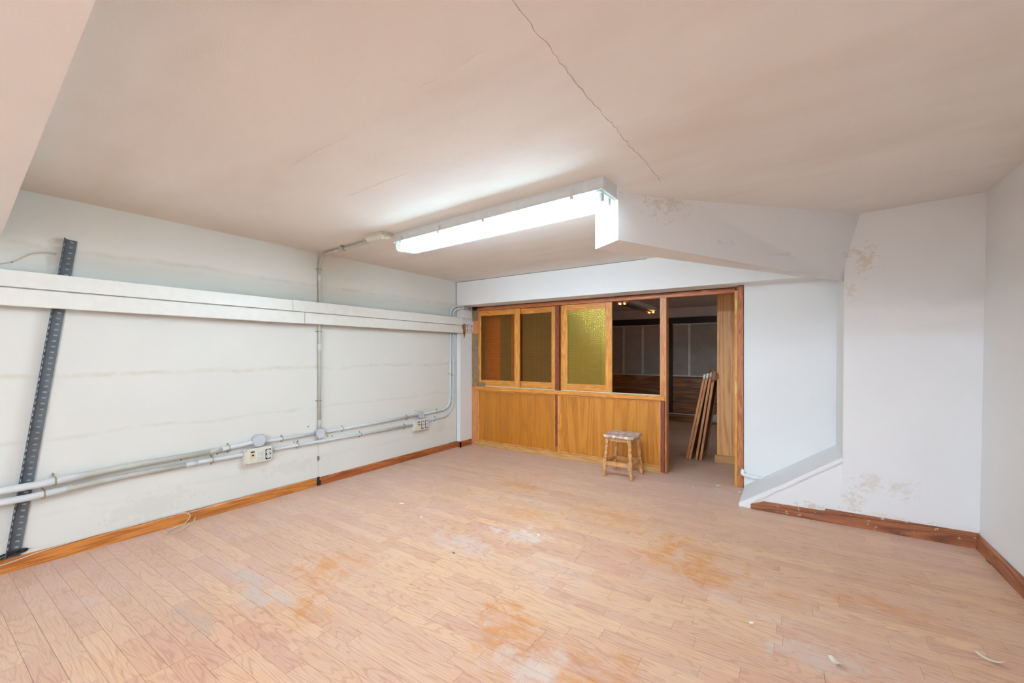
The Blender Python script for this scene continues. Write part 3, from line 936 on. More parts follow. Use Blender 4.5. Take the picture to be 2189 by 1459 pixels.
# upper run, first stretch (thick)
R1 = 0.0235
c1 = thing('conduit', (wx(R1), 1.0, 0.553), 'thick upper conduit crossing the steel angle', 'conduit', 'wall conduits')
part('pipe', MB().tube([(wx(R1) + .05, YB, 0.53), (wx(R1) + .05, 0.56, 0.5435), (wx(R1) + .04, 0.70, 0.547), (wx(R1) + .012, 0.9, 0.551), (wx(R1), 1.1, 0.554), (wx(R1), 1.62, 0.558)], R1 * 0.9, 14), M['conduit_b'], c1)
part('sleeve', MB().tube([(wx(R1) + .05, YB, 0.53), (wx(R1) + .05, 0.56, 0.5435), (wx(R1) + .04, 0.70, 0.547), (wx(R1) + .022, 0.80, 0.549)], R1, 14), M['conduit'], c1)
sleeve(c1, (wx(R1), 1.55, 0.5575), (wx(R1), 1.64, 0.559), R1 * 1.0, 'conduit_b')
part('flexible_pipe', MB().tube([(wx(R1), 1.64 + 0.012 * i, 0.559 + 0.0009 * i) for i in range(22)], R1 * 0.92, 12, ribs=0.10), M['conduit'], c1)
saddle(c1, (wx(R1) + .044, 0.64, 0.5455), R1, 'y'); saddle(c1, (wx(R1), 1.70, 0.560), R1, 'y')
# lower run, first stretch
c2 = thing('conduit', (wx(R1), 1.0, 0.48), 'thick lower conduit ending at the larger socket box', 'conduit', 'wall conduits')
part('pipe', MB().tube([(wx(R1) + .05, YB, 0.455), (wx(R1) + .05, 0.52, 0.471), (wx(R1) + .042, 0.66, 0.475), (wx(R1) + .012, 0.85, 0.480), (wx(R1), 1.05, 0.484), (wx(R1), 1.45, 0.484)], R1 * 0.85, 14), M['conduit_b'], c2)
part('sleeve', MB().tube([(wx(R1) + .05, YB, 0.455), (wx(R1) + .05, 0.52, 0.471), (wx(R1) + .042, 0.66, 0.475), (wx(R1) + .027, 0.72, 0.4765)], R1 * 0.95, 14), M['conduit'], c2)
sleeve(c2, (wx(R1), 1.38, 0.484), (wx(R1), 1.46, 0.484), R1 * 0.95, 'conduit')
part('flexible_pipe', MB().tube([(wx(R1), 1.46 + 0.012 * i, 0.484 - 0.0001 * i) for i in range(31)], R1 * 0.88, 12, ribs=0.10), M['conduit'], c2)
saddle(c2, (wx(R1) + .044, 0.59, 0.473), R1, 'y'); saddle(c2, (wx(R1), 1.57, 0.484), R1, 'y')
R2 = 0.0155
c3 = thing('conduit', (wx(R2), 2.2, 0.563), 'upper conduit between the two left round boxes', 'conduit', 'wall conduits')
part('pipe', MB().tube([(wx(R2), 1.98, 0.566), (wx(R2), 2.53, 0.560)], R2, 12), M['conduit'], c3)
saddle(c3, (wx(R2), 2.17, 0.564), R2, 'y')
c4 = thing('conduit', (wx(R2), 3.3, 0.565), 'upper conduit between the two right round boxes', 'conduit', 'wall conduits')
part('pipe', MB().tube([(wx(R2), 2.60, 0.560), (wx(R2), 3.98, 0.572)], R2, 12), M['conduit'], c4)
saddle(c4, (wx(R2), 2.84, 0.562), R2, 'y'); saddle(c4, (wx(R2), 3.78, 0.570), R2, 'y')
c5 = thing('conduit', (wx(R2), 2.9, 0.463), 'lower conduit between the two socket boxes', 'conduit', 'wall conduits')
part('pipe', MB().tube([(wx(R2), 2.05, 0.476), (wx(R2), 3.0, 0.463), (wx(R2), 3.88, 0.456)], R2, 12), M['conduit'], c5)
saddle(c5, (wx(R2), 2.33, 0.472), R2, 'y'); saddle(c5, (wx(R2), 3.07, 0.462), R2, 'y'); saddle(c5, (wx(R2), 3.74, 0.457), R2, 'y')
# bends up the corner
R3 = 0.0135
def bend_run(name_label, pts, clips):
    t = thing('conduit', pts[0], name_label, 'conduit', 'wall conduits')
    part('pipe', MB().tube(pts, R3, 12), M['conduit'], t)
    for c, ax in clips: saddle(t, c, R3, ax)
    return t
X3 = wx(R3)
def corner(ys, zs, yc, zt, rad):
    pts = [(X3, ys, zs), (X3, yc - rad - 0.12, zs + 0.012)]
    for i in range(9):
        a = PI / 2 * i / 8
        pts.append((X3, yc - rad + rad * math.sin(a), zs + 0.015 + rad * (1 - math.cos(a))))
    pts.append((X3, yc, zt))
    return pts
b1 = bend_run('inner corner conduit bending up from the right round box',
              corner(4.04, 0.575, 4.615, 1.98, 0.16) , [((X3, 4.34, 0.585), 'y'), ((X3, 4.615, 1.10), 'z')])
sleeve(b1, (X3, 4.615, 0.75), (X3, 4.615, 0.82), R3 * 1.18)
b2 = bend_run('outer corner conduit bending up from the smaller socket box',
              corner(4.13, 0.475, 4.672, 1.98, 0.22), [((X3, 4.30, 0.487), 'y'), ((X3, 4.672, 1.08), 'z')])
sleeve(b2, (X3, 4.672, 0.72), (X3, 4.672, 0.78), R3 * 1.18)
# conduits over the top of the trunking into the partition
for j, (ya, dz, lb) in enumerate(((4.615, 0.075, 'top grey conduit curving over the trunking into the partition'),
                                  (4.672, 0.030, 'middle grey conduit curving over the trunking into the partition'))):
    t = thing('conduit', (X3, ya, 1.98), lb, 'conduit', 'wall conduits')
    pts = [(X3, ya, 1.97)]
    rad = 0.085
    for i in range(9):
        a = PI / 2 * i / 8
        f = i / 8
        pts.append((X3 + (-4.105 + R3 + 0.004 - X3) * f, ya + rad * (1 - math.cos(a)) , 1.985 + dz * 0.35 + (rad + dz * 0.4) * math.sin(a) * 0.75))
    zt = pts[-1][2]
    pts += [(-4.105 + R3 + 0.004, 4.86, zt), (-4.105 + R3 + 0.004, 5.03, zt - 0.002)]
    part('pipe', MB().tube(pts, R3, 12), M['conduit'], t)
    part('clip', MB().tube([(-4.105 + R3 + 0.004, 4.84, zt), (-4.105 + R3 + 0.004, 4.852, zt)], R3 + 0.003, 12), M['brass'], t)
    part('clip', MB().tube([(-4.105 + R3 + 0.004, 5.005, zt), (-4.105 + R3 + 0.004, 5.018, zt)], R3 + 0.004, 12), M['plastic_w2'], t)
# vertical run up to the ceiling lamp
RV = 0.0170
XV = wx(RV)
cv = thing('conduit', (XV, 2.56, 0.60), 'vertical conduit rising from the middle round box to the ceiling lamp', 'conduit', 'wall conduits')
pts = [(XV, 2.56, 0.59), (XV, 2.562, 1.6), (XV, 2.563, 2.30)]
rad = 0.12
for i in range(1, 9):
    a = PI / 2 * i / 8
    pts.append((XV + rad * (1 - math.cos(a)), 2.563, 2.32 + rad * math.sin(a)))
pts += [(-3.60, 2.535, 2.441), (-3.22, 2.505, 2.441)]
part('pipe', MB().tube(pts, RV * 0.92, 12), M['conduit_b'], cv)
sleeve(cv, (XV, 2.56, 0.59), (XV, 2.56, 0.70), RV * 1.05, 'conduit_b')
sleeve(cv, (XV, 2.561, 1.43), (XV, 2.561, 1.50), RV * 1.05)
sleeve(cv, (XV, 2.563, 2.16), (XV, 2.563, 2.24), RV * 1.05)
sleeve(cv, (-3.87, 2.555, 2.441), (-3.80, 2.55, 2.441), RV * 1.05)
for zz in (0.90, 1.63, 2.29): saddle(cv, (XV, 2.562, zz), RV, 'z')
part('clip', MB().tube([(-3.70, 2.542, 2.441), (-3.685, 2.541, 2.441)], RV + 0.004, 12).box((-3.70, 2.50, 2.455), (-3.685, 2.585, 2.467)), M['brass'], cv)
# thin third corner cable
single('corner_cable', MB().tube(smooth_path([(-1.35, YH - 0.004, 2.465), (-2.2, YH - 0.004, 2.4635), (-3.2, YH - 0.004, 2.463), (-3.8, YH - 0.004, 2.461), (-4.13, YH - 0.005, 2.462), (XL + 0.008, 4.757, 2.45), (XL + 0.008, 4.757, 2.1), (XL + 0.008, 4.757, 1.0),
                                              (XL + 0.008, 4.757, 0.13), (XL + 0.010, 4.72, 0.095), (XL + 0.012, 4.6, 0.089)], 5), 0.0035, 6), M['cable_g'], (XL, 4.75, 0.09),
       'thin grey cable down the corner and along the lintel', 'cable')


def round_box(y, z, label, rr=0.051):
    t = thing('round_box', (XL, y, z), label, 'junction box', 'round junction boxes')
    part('body', MB().lathe([(rr * 0.94, 0.0), (rr * 0.94, 0.042), (rr * 0.9, 0.046)], (XL, y, z), (1, 0, 0), 24), M['box_grey'], t)
    part('lid', MB().lathe([(rr, 0.040), (rr, 0.054), (rr * 0.96, 0.057)], (XL, y, z), (1, 0, 0), 28), M['box_grey'], t)
    for a in (0.9, 3.6):
        part('screw', MB().lathe([(0.004, 0.045), (0.004, 0.05)], (XL, y + math.cos(a) * (rr + 0.006), z + math.sin(a) * (rr + 0.006)), (1, 0, 0), 8)
             .box((XL, y + math.cos(a) * rr - 0.006, z + math.sin(a) * rr - 0.006), (XL + 0.046, y + math.cos(a) * rr + 0.006, z + math.sin(a) * rr + 0.006)), M['box_grey'], t)
    return t


round_box(1.945, 0.588, 'round grey junction box above the larger socket box', 0.056)
round_box(2.560, 0.560, 'round grey junction box below the vertical conduit')
round_box(4.005, 0.575, 'round grey junction box above the smaller socket box', 0.047)


def socket_box(y0_, y1_, z0_, z1_, label, red=False):
    d = 0.062
    X = XL + d
    t = thing('socket_box', (XL, (y0_ + y1_) / 2, z0_), label, 'socket', 'wall socket boxes')
    part('body', MB().box((XL, y0_, z0_), (X, y1_, z1_), 0.005), M['socket'], t)
    W = (y1_ - y0_); H = z1_ - z0_
    part('face_plate', MB().box((X, y0_ + 0.006, z0_ + 0.006), (X + 0.003, y1_ - 0.006, z1_ - 0.006), 0.001), M['socket'], t)
    ya, yb = y0_ + 0.035 * W / 0.24 + 0.008, y0_ + W * 0.36
    dt = part('data_outlet', MB().box((X + 0.003, ya, z0_ + H * 0.38), (X + 0.008, yb, z0_ + H * 0.70), 0.001), M['socket_y'], t, 'yellowed data outlet')
    part('port', MB().box((X + 0.0075, (ya + yb) / 2 - 0.010, z0_ + H * 0.52), (X + 0.0085, (ya + yb) / 2 + 0.010, z0_ + H * 0.62)), M['black'], dt)
    part('slot', MB().box((X + 0.003, ya + 0.004, z0_ + H * 0.74), (X + 0.0038, yb - 0.006, z0_ + H * 0.83)), M['black'], t)
    part('blank_plate', MB().box((X + 0.003, ya, z0_ + H * 0.12), (X + 0.006, yb, z0_ + H * 0.35), 0.001), M['socket'], t)
    for i, fy in enumerate((0.535, 0.82)):
        cy = y0_ + W * fy
        fr = part('socket_frame', MB().box((X + 0.003, cy - W * 0.10, z0_ + H * 0.14), (X + 0.006, cy + W * 0.10, z1_ - H * 0.18), 0.001), M['socket'] if (i == 0 and not red) else M['black'], t)
        for fz in (0.34, 0.64):
            cz = z0_ + H * fz
            rr_ = H * 0.155
            s = part('socket', MB().lathe([(rr_, 0.0), (rr_, 0.006), (rr_ * 0.88, 0.0075), (rr_ * 0.84, 0.004)], (X + 0.006, cy, cz), (1, 0, 0), 18), M['plastic_w2'], t, 'round power socket')
            for dy in (-0.0085, 0.0085):
                part('pin_hole', MB().lathe([(0.0028, 0), (0.0028, 0.0008)], (X + 0.0095, cy + dy, cz), (1, 0, 0), 8), M['black'], s)
            part('earth_clip', MB().box((X + 0.0095, cy + 0.002, cz - rr_ * 0.75), (X + 0.012, cy + 0.008, cz - rr_ * 0.4)), M['brass'], s)
        if red:
            part('red_mark', MB().box((X + 0.006, cy - 0.012, z0_ + H * 0.115), (X + 0.0068, cy + 0.012, z0_ + H * 0.175)), M['red'], fr)
    for yy, zz in ((y0_ + 0.012, z0_ + 0.012), (y1_ - 0.012, z0_ + 0.012), (y0_ + 0.012, z1_ - 0.012), (y1_ - 0.012, z1_ - 0.012)):
        part('screw', MB().lathe([(0.0035, 0), (0.0035, 0.001)], (X + 0.003, yy, zz), (1, 0, 0), 8), M['black'], t)
    part('knockout', MB().lathe([(0.014, 0), (0.014, 0.002), (0.011, 0.002), (0.010, 0.0005)], (XL + 0.034, y0_, z0_ + H * 0.3), (0, -1, 0), 14), M['socket'], t)
    return t


socket_box(1.815, 2.062, 0.385, 0.525, 'larger ivory box of power sockets with beige data outlet')
socket_box(3.875, 4.132, 0.372, 0.520, 'smaller looking far socket box with red mark below its sockets', True)

# clip left on the wall
cb = MB().box((XL, 2.548, 0.262), (XL + 0.006, 2.572, 0.312), 0.002).lathe([(0.009, 0.0), (0.009, 0.018), (0.005, 0.02)], (XL + 0.004, 2.56, 0.287), (1, 0, 0), 10)
single('wall_clip', cb, M['brass'], (XL, 2.56, 0.26), 'small brass clip left on the wall under the round box', 'clip')
# drilled plug holes
hm = [(0.46, 1.99), (1.36, 0.526), (1.62, 0.522), (2.30, 0.505), (2.34, 0.508), (2.45, 0.64), (2.72, 0.50), (2.67, 0.505), (3.95, 0.64), (4.62, 2.03)]
hp = MB()
for yy, zz in hm:
    o = MB().lathe([(0.006, 0.0), (0.006, 0.0012), (0.003, 0.0005)], (XL, yy, zz), (1, 0, 0), 8)
    part('plug_hole', o, M['black'], wall_left)

# wire behind the steel angle
single('thin_wire', MB().tube(smooth_path([(XL + 0.004, 0.30, 1.93), (XL + 0.005, 0.45, 1.985), (XL + 0.006, 0.53, 2.05), (XL + 0.005, 0.60, 2.075), (XL + 0.003, 0.655, 2.074)]), 0.0035, 6),
       M['cable'], (XL, 0.45, 1.93), 'thin pale wire on the wall beside the top of the steel angle', 'wire')
# cable along the skirting with a loop on the floor
cab = [(XL + 0.020, -0.4, 0.04), (XL + 0.020, 0.30, 0.058), (XL + 0.020, 0.45, 0.064), (XL + 0.020, 0.58, 0.082), (XL + 0.018, 0.80, 0.094), (XL + 0.012, 1.0, 0.0925), (XL + 0.012, 1.25, 0.092),
       (XL + 0.022, 1.37, 0.090), (XL + 0.030, 1.412, 0.055), (XL + 0.045, 1.37, 0.012), (XL + 0.10, 1.26, 0.005), (XL + 0.16, 1.22, 0.005), (XL + 0.20, 1.25, 0.005), (XL + 0.14, 1.35, 0.005), (XL + 0.06, 1.42, 0.006), (XL + 0.025, 1.45, 0.03)]
single('floor_cable', MB().tube(smooth_path(cab, 6), 0.0036, 6), M['cable'], (XL + 0.02, 1.3, 0), 'cream cable along the near skirting with a loop on the floor', 'cable')
single('skirting_cable', MB().tube(smooth_path([(XL + 0.006, 1.2, 0.0955), (XL + 0.006, 1.8, 0.093), (XL + 0.006, 2.3, 0.0905), (XL + 0.006, 2.53, 0.0905)], 5), 0.003, 6), M['cable'], (XL, 2.0, 0.09),
       'cream cable lying on the skirting left of the gap', 'cable')

# ------------------------------------------------------------------ slotted steel angle leaning on the wall
bot = Vector((XL, 0.443, 0.094)); top = Vector((XL, 0.705, 2.19))
ax = (top - bot)
LB = ax.length
ax.normalize()
side = Vector((0, 1, 0)); side = (side - ax * side.dot(ax)).normalized()
outv = Vector((1, 0, 0))
sa = thing('slotted_steel_angle', (XL + 0.02, bot.y, bot.z), 'grey slotted steel angle bar leaning against the left wall', 'steel bar')


def flange(p, q, slots):
    """p, q: (side, out) of the flange's two edges; slots: rows of (t0, t1, length)"""
    mb = MB()
    th = 0.002
    pv = side * p[0] + outv * p[1]
    qv = side * q[0] + outv * q[1]
    d = (qv - pv)
    n = ax.cross(d).normalized() * (th / 2)
    def strip(t0, t1, s0, s1):
        a, b = pv + d * t0, pv + d * t1
        lo, hi = bot + ax * s0, bot + ax * s1
        c = [lo + a - n, lo + b - n, lo + b + n, lo + a + n, hi + a - n, hi + b - n, hi + b + n, hi + a + n]
        mb.hull8([tuple(x) for x in c])
    (t0, t1, ln) = slots
    strip(0, t0, 0, LB)
    strip(t1, 1, 0, LB)
    pitch = 0.0385
    s = 0.0
    prev = 0.0
    k = 0
    while True:
        a = 0.014 + k * pitch
        if a + ln > LB: break
        strip(t0, t1, prev, a)
        prev = a + ln
        k += 1
    strip(t0, t1, prev, LB)
    return mb


part('flange', flange((0.0, 0.006), (0.052, 0.010), (0.36, 0.72, 0.011)), M['steel'], sa)
part('flange', flange((0.0, 0.006), (-0.018, 0.050), (0.42, 0.80, 0.020)), M['steel'], sa)
single('black_strap', MB().tube(smooth_path([(XL + 0.03, 0.36, 0.085), (XL + 0.03, 0.40, 0.118), (XL + 0.032, 0.45, 0.128), (XL + 0.022, 0.515, 0.128), (XL + 0.014, 0.515, 0.112), (XL + 0.028, 0.46, 0.112), (XL + 0.03, 0.40, 0.10)], 5), 0.007, 6),
       M['black'], (XL + 0.02, 0.44, 0.09), 'black rubber strap at the foot of the steel angle', 'strap')

# ------------------------------------------------------------------ stool
st = thing('stool', (-1.612, 4.728, 0), 'small square wooden stool with turned legs, splashed with paint', 'stool', rotz=-0.035)
SH = 0.475
seat = MB()
n = 2
o8 = 0.026
hw, hd = 0.176, 0.176
poly = [(-hw + o8, -hd), (hw - o8, -hd), (hw, -hd + o8), (hw, hd - o8), (hw - o8, hd), (-hw + o8, hd), (-hw, hd - o8), (-hw, -hd + o8)]
seat.prism([(p[0] * 0.97, p[1] * 0.97) for p in poly], SH - 0.027, SH - 0.021, 'z')
seat.prism(poly, SH - 0.022, SH - 0.006, 'z')
seat.prism([(p[0] * 0.975, p[1] * 0.975) for p in poly], SH - 0.006, SH, 'z')
part('seat', seat, M['stool_seat'], st, 'paint splashed seat', local=True)


def leg(sx, sy):
    mb = MB()
    pb = Vector((sx * 0.160, sy * 0.168, 0)); ptp = Vector((sx * 0.128, sy * 0.132, SH - 0.025))
    d = ptp - pb
    at = lambda z: pb + d * (z / ptp.z)
    def block(z0, z1, w):
        a, b = at(z0), at(z1)
        h = w / 2
        mb.hull8([(a.x - h, a.y - h, z0), (a.x + h, a.y - h, z0), (a.x + h, a.y + h, z0), (a.x - h, a.y + h, z0),
                  (b.x - h, b.y - h, z1), (b.x + h, b.y - h, z1), (b.x + h, b.y + h, z1), (b.x - h, b.y + h, z1)], 0.003)
    block(0.375, SH - 0.026, 0.040)
    block(0.105, 0.205, 0.042)
    def turned(prof):
        b0 = len(mb.v)
        N = 14
        for r_, z_ in prof:
            c = at(z_)
            for k in range(N):
                a = 2 * PI * k / N
                mb.v.append((c.x + r_ * math.cos(a), c.y + r_ * math.sin(a), z_))
        for i in range(len(prof) - 1):
            for k in range(N):
                mb.f.append([b0 + i * N + k, b0 + i * N + (k + 1) % N, b0 + (i + 1) * N + (k + 1) % N, b0 + (i + 1) * N + k])
                mb.smooth.append(True)
        mb.f.append([b0 + k for k in range(N)][::-1]); mb.smooth.append(False)
        e = b0 + (len(prof) - 1) * N
        mb.f.append([e + k for k in range(N)]); mb.smooth.append(False)
    turned([(0.018, 0.0), (0.021, 0.02), (0.023, 0.05), (0.020, 0.068), (0.014, 0.072), (0.014, 0.076), (0.021, 0.082), (0.021, 0.09), (0.015, 0.096), (0.019, 0.107)])
    turned([(0.019, 0.203), (0.015, 0.210), (0.022, 0.216), (0.022, 0.224), (0.016, 0.229), (0.016, 0.233), (0.020, 0.238), (0.022, 0.250), (0.021, 0.286), (0.015, 0.292),
            (0.015, 0.295), (0.021, 0.301), (0.022, 0.320), (0.019, 0.350), (0.015, 0.354), (0.021, 0.360), (0.021, 0.368), (0.015, 0.372), (0.019, 0.378)])
    return mb


for sx in (-1, 1):
    for sy in (-1, 1):
        part('leg', leg(sx, sy), M['stool'], st, local=True)
for s in (-1, 1):
    part('apron', MB().box((-0.115, s * 0.137 - 0.009, SH - 0.070), (0.115, s * 0.137 + 0.009, SH - 0.026), 0.002), M['stool'], st, local=True)
    part('apron', MB().box((s * 0.132 - 0.009, -0.118, SH - 0.070), (s * 0.132 + 0.009, 0.118, SH - 0.026), 0.002), M['stool'], st, local=True)
    part('stretcher', MB().box((-0.132, s * 0.156 - 0.010, 0.130), (0.132, s * 0.156 + 0.010, 0.176), 0.003), M['stool'], st, local=True)
    part('stretcher', MB().box((s * 0.149 - 0.010, -0.140, 0.130), (s * 0.149 + 0.010, 0.140, 0.176), 0.003), M['stool'], st, local=True)

# ------------------------------------------------------------------ white pipe in the recess
wp = [(-0.412, YW - 0.01, 0.19), (-0.418, YW - 0.028, 0.165), (-0.405, YW - 0.034, 0.148), (-0.34, YW - 0.030, 0.138), (-0.20, YW - 0.028, 0.128), (-0.10, YW - 0.028, 0.122)]
single('white_pipe', MB().tube(smooth_path(wp, 6), 0.017, 12), M['plaster'], (-0.3, YW, 0.12), 'white painted pipe stub beside the door jamb', 'pipe')

# ------------------------------------------------------------------ back room
pl = thing('clad_pillar', (-0.55, 6.1, 0), 'plywood clad pillar with pale plinth seen through the doorway', 'pillar')
part('front_board', MB().box((-0.79, 5.955, 0.09), (-0.33, 5.975, ZREAR), 0.002), M['ply'], pl)
part('side_board', MB().box((-0.79, 5.975, 0.09), (-0.772, 6.40, ZREAR)), M['ply'], pl)
part('core', MB().box((-0.772, 5.975, 0.0), (-0.33, 6.40, ZREAR)), M['black_wood_and_shade'], pl)
part('plinth', MB().box((-0.815, 5.935, 0.0), (-0.33, 5.958, 0.10), 0.002), M['light_wood_h'], pl)
part('plinth', MB().box((-0.815, 5.958, 0.0), (-0.79, 6.40, 0.10), 0.002), M['light_wood_h'], pl)
part('knob', MB().lathe([(0.006, 0), (0.010, 0.012), (0.006, 0.018)], (-0.505, 5.955, 1.12), (0, -1, 0), 10), M['alu'], pl)

# leaning sashes seen edge on
lbl = ['leftmost leaning wooden frame by the clad pillar', 'second leaning wooden frame from the left by the clad pillar',
       'third leaning wooden frame from the left by the clad pillar', 'rightmost leaning wooden frame, nearest the clad pillar']
for i, (xb_, xt_) in enumerate(((-1.145, -0.925), (-1.111, -0.889), (-1.032, -0.852), (-0.982, -0.814))):
    t = thing('leaning_frame', (xb_, 5.93, 0), lbl[i], 'wooden frame', 'frames leaning in the doorway')
    yf = 5.905 + 0.004 * i
    p0 = Vector((xb_, yf, 0.004)); p1 = Vector((xt_, yf, 1.13 + 0.012 * i))
    dx = (p1 - p0).normalized()
    for yy in (yf, yf + 0.40):
        q0 = Vector((p0.x, yy + 0.02, p0.z)); q1 = Vector((p1.x, yy + 0.02, p1.z))
        part('stile', MB().obox(q0, q1, 0.045, 0.030, (1, 0, 0), 0.003), M['post'], t)
    for s in (0.03, 0.97):
        c = p0 + (p1 - p0) * s
        part('rail', MB().box((c.x - 0.012, yf + 0.04, c.z - 0.03), (c.x + 0.012, yf + 0.40, c.z + 0.03), 0.002), M['post'], t)
    pa, pb_ = p0 + (p1 - p0) * 0.04, p0 + (p1 - p0) * 0.96
    part('panel', MB().hull8([(pa.x - 0.004, yf + 0.035, pa.z), (pa.x + 0.004, yf + 0.035, pa.z), (pa.x + 0.004, yf + 0.41, pa.z), (pa.x - 0.004, yf + 0.41, pa.z),
                              (pb_.x - 0.004, yf + 0.035, pb_.z), (pb_.x + 0.004, yf + 0.035, pb_.z), (pb_.x + 0.004, yf + 0.41, pb_.z), (pb_.x - 0.004, yf + 0.41, pb_.z)]), M['black_wood_and_shade'], t)  # panel coloured near black to stand in for its unlit face
    if i < 3:
        q = p1 - dx * 0.055
        part('end_cap', MB().obox(q + Vector((0, -0.006, 0)), p1 + Vector((0, -0.006, 0)), 0.010, 0.026, (1, 0, 0), 0.001), M['plaster'], t, 'white end cap')
# crumpled film over the top
fm = MB()
rf = random.Random(9)
bm = bmesh.new()
bmesh.ops.create_icosphere(bm, subdivisions=3, radius=1.0)
for v in bm.verts:
    k_ = 1 + 0.55 * mnoise.noise(v.co * 2.6) + rf.uniform(-0.12, 0.12)
    v.co = Vector((v.co.x * 0.052 * k_ - 0.822, v.co.y * 0.045 * k_ + 5.91, v.co.z * 0.075 * k_ + 1.115))
bm.verts.index_update()
fm.add([v.co[:] for v in bm.verts], [[v.index for v in f.verts] for f in bm.faces])
bm.free()
single('plastic_film', fm, M['film'], (-0.82, 5.92, 1.10), 'crumpled clear plastic film on top of the leaning frames', 'plastic film')

# rear wall cladding
rw = thing('rear_cladding', (-2.0, YREAR, 0), 'dark wall cladding with aluminium strips at the end of the back room', 'wall cladding')
part('dark_beam', MB().box((XL, YREAR - 0.10, 2.015), (0.6, YREAR, 2.135), 0.004), M['black_wood_and_shade'], rw)
px = [-4.15, -3.49, -3.07, -2.65, -2.06, -1.71, -1.15, -0.6, -0.1, 0.55]
for a, b in zip(px, px[1:]):
    part('panel', MB().box((a + 0.004, YREAR - 0.035, 0.95), (b - 0.004, YREAR, 2.0)), M['rear_panel'], rw)
for xx in (-3.49, -3.07, -2.65, -1.71, -1.15, -0.6):
    part('strip', MB().box((xx - 0.022, YREAR - 0.045, 0.95), (xx + 0.022, YREAR - 0.034, 1.995), 0.002), M['alu'], rw)
for a, b in ((-4.15, -2.10), (-2.03, 0.55)):
    part('strip', MB().box((a, YREAR - 0.05, 1.985), (b, YREAR - 0.034, 2.01), 0.002), M['alu'], rw)
    part('strip', MB().box((a, YREAR - 0.06, 0.93), (b, YREAR - 0.034, 0.955), 0.002), M['alu'], rw)
part('post', MB().box((-2.10, YREAR - 0.07, 0.17), (-2.03, YREAR, 2.02), 0.003), M['black_wood_and_shade'], rw)
zz = 0.17
for i in range(3):
    for a, b in ((-4.15, -2.10), (-2.03, 0.55)):
        part('board', MB().box((a, YREAR - 0.048, zz + 0.006), (b, YREAR, zz + 0.247), 0.004), M['dark_wood'], rw)
    zz += 0.253
part('skirting', MB().box((XL, YREAR - 0.05, 0.0), (0.6, YREAR, 0.155), 0.003), M['dark_wood'], rw)
single('low_conduit', MB().tube([(-4.1, YREAR - 0.062, 0.163), (0.5, YREAR - 0.062, 0.163)], 0.012, 10), M['plastic_w2'], (-2, YREAR - 0.06, 0.16), 'thin white conduit low on the rear wall', 'conduit')
sk = thing('rear_socket', (-1.28, YREAR - 0.07, 0.06), 'white double socket low on the rear wall', 'socket')
part('plate', MB().box((-1.34, YREAR - 0.09, 0.06), (-1.16, YREAR - 0.05, 0.20), 0.004), M['plastic_w2'], sk)
for zc in (0.10, 0.16):
    part('outlet', MB().box((-1.29, YREAR - 0.094, zc - 0.016), (-1.21, YREAR - 0.089, zc + 0.016), 0.002), M['socket'], sk)
# board behind the amber pane
single('rear_board', MB().box((-3.98, 5.22, 0.0), (-3.70, 5.26, ZREAR), 0.003), M['board'], (-3.84, 5.24, 0), 'orange wooden board behind the half amber pane', 'board')
# rear lamp, tubes barely glowing at their ends
rl = thing('rear_fluorescent_lamp', (-2.36, 7.75, ZREAR), 'dark fluorescent lamp with orange glowing tube ends in back room', 'lamp')
part('housing', MB().prism([(-2.45, 2.27), (-2.27, 2.27), (-2.28, ZREAR), (-2.44, ZREAR)], 6.75, 8.75, 'y'), M['housing'], rl)
for xx in (-2.40, -2.32):
    tb = part('tube', MB().tube([(xx, 6.82, 2.235), (xx, 8.68, 2.235)], 0.014, 10), M['tube_off'], rl)
    for ya, yb in ((6.82, 6.92), (8.56, 8.68)):
        part('glowing_end', MB().tube([(xx, ya, 2.235), (xx, yb, 2.235)], 0.0155, 10), M['tube_end'], tb, 'orange glowing tube end')
for yy in (6.79, 8.71):
    for xx in (-2.40, -2.32):
        part('lamp_holder', MB().box((xx - 0.016, yy - 0.012, 2.215), (xx + 0.016, yy + 0.012, 2.272), 0.002), M['plastic_w'], rl)
for yy in (7.0, 7.6, 8.2, 8.65):
    part('clip', MB().box((-2.46, yy - 0.012, 2.262), (-2.452, yy + 0.012, 2.30)), M['plastic_w'], rl)

# added fill light, out of view, to lift the dark back room
gb = thing('fill_globe', (0.28, 7.7, 2.05), 'added dim globe out of view that brightens the back room', 'lamp')
part('globe', MB().lathe([(0.02, -0.085)] + [(0.085 * math.cos(a), 0.085 * math.sin(a)) for a in [-1.2, -0.8, -0.4, 0, 0.4, 0.8, 1.2]] + [(0.02, 0.085)], (0.28, 7.7, 2.05), n=16), M['globe'], gb)
part('cord', MB().tube([(0.28, 7.7, 2.13), (0.28, 7.7, ZREAR)], 0.006, 6), M['black'], gb)

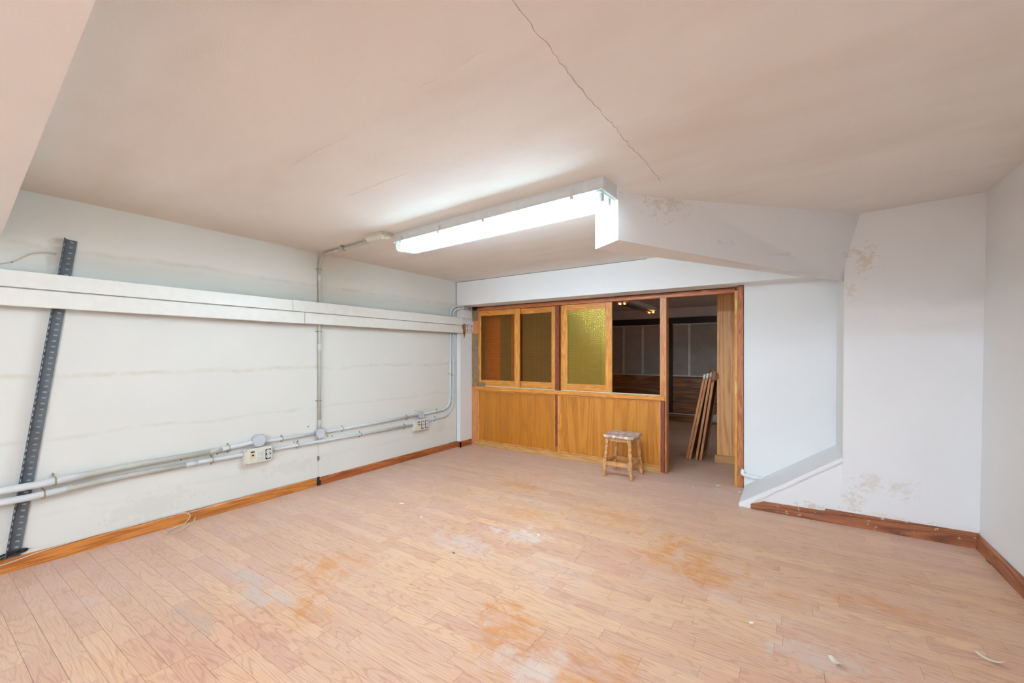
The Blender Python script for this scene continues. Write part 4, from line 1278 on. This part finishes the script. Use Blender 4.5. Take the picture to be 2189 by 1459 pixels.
# ------------------------------------------------------------------ scraps on the floor
rd = random.Random(21)
def flake(x, y, s, label, mat, curl=0.0, cat='scrap', asp=1.6):
    n = 9
    s *= 0.8
    pts = []
    rot = rd.uniform(0, PI)
    for i in range(n):
        a = 2 * PI * i / n
        u, v = math.cos(a) * s * asp * rd.uniform(0.45, 1.1), math.sin(a) * s * rd.uniform(0.4, 1.1)
        pts.append((x + u * math.cos(rot) - v * math.sin(rot), y + u * math.sin(rot) + v * math.cos(rot), 0.0008 + curl * abs(u) * 0.35))
    th = 0.0025 if curl == 0 else 0.0012
    mb = MB().add([p for p in pts] + [(p[0], p[1], p[2] + th) for p in pts],
                  [list(range(n))[::-1], list(range(n, 2 * n))] + [(i, (i + 1) % n, n + (i + 1) % n, n + i) for i in range(n)])
    return single('floor_scrap', mb, mat, (x, y, 0), label, cat, 'scraps on the floor')


flake(-3.02, 2.68, 0.024, 'white plaster flake on the floor nearest the left wall', M['plaster'])
flake(-2.63, 2.55, 0.014, 'thin white splinter on the floor left of centre', M['plaster'], asp=2.6)
flake(-1.97, 2.22, 0.010, 'dark sliver on the floor in the middle of the room', M['steel'], asp=2.6)
flake(-0.64, 4.91, 0.030, 'white plaster flake on the floor in the doorway', M['plaster'])
flake(-0.43, 4.80, 0.020, 'white plaster crumb at the foot of the door jamb', M['plaster'])
flake(-0.85, 4.70, 0.016, 'small white flake on the floor between stool and door jamb', M['plaster'])
flake(-0.17, 2.50, 0.012, 'tiny white crumb on the bare floor at right', M['plaster'])
flake(-1.62, 2.80, 0.018, 'white plaster crumbs on the pale floor smear', M['plaster'])


def curl_strip(x, y, ang, L, w, label):
    mb = MB()
    n = 6
    pts = []
    for i in range(n + 1):
        t = i / n
        pts.append((t * L, 0.001 + 0.028 * (t - 0.35) ** 2 * 2))
    ca, sa_ = math.cos(ang), math.sin(ang)
    vs = []
    for u, z in pts:
        for s in (-1, 1):
            ww = w * (0.5 + 0.5 * u / L)
            for dz in (0, 0.001):
                vs.append((x + u * ca - s * ww / 2 * sa_, y + u * sa_ + s * ww / 2 * ca, z + dz))
    fs = []
    for i in range(n):
        a, b = i * 4, i * 4 + 4
        fs += [(a, a + 2, b + 2, b), (a + 1, b + 1, b + 3, a + 3), (a, b, b + 1, a + 1), (a + 2, a + 3, b + 3, b + 2)]
    fs += [(0, 1, 3, 2), (n * 4, n * 4 + 2, n * 4 + 3, n * 4 + 1)]
    single('paper_strip', mb.add(vs, fs), M['paper'], (x, y, 0), label, 'paper scrap', 'scraps on the floor')


curl_strip(0.15, 2.42, -1.0, 0.075, 0.035, 'curled cream paper scrap on the floor at bottom right')
curl_strip(0.72, 2.83, -0.75, 0.095, 0.03, 'beige paper scrap on the floor near the right skirting')
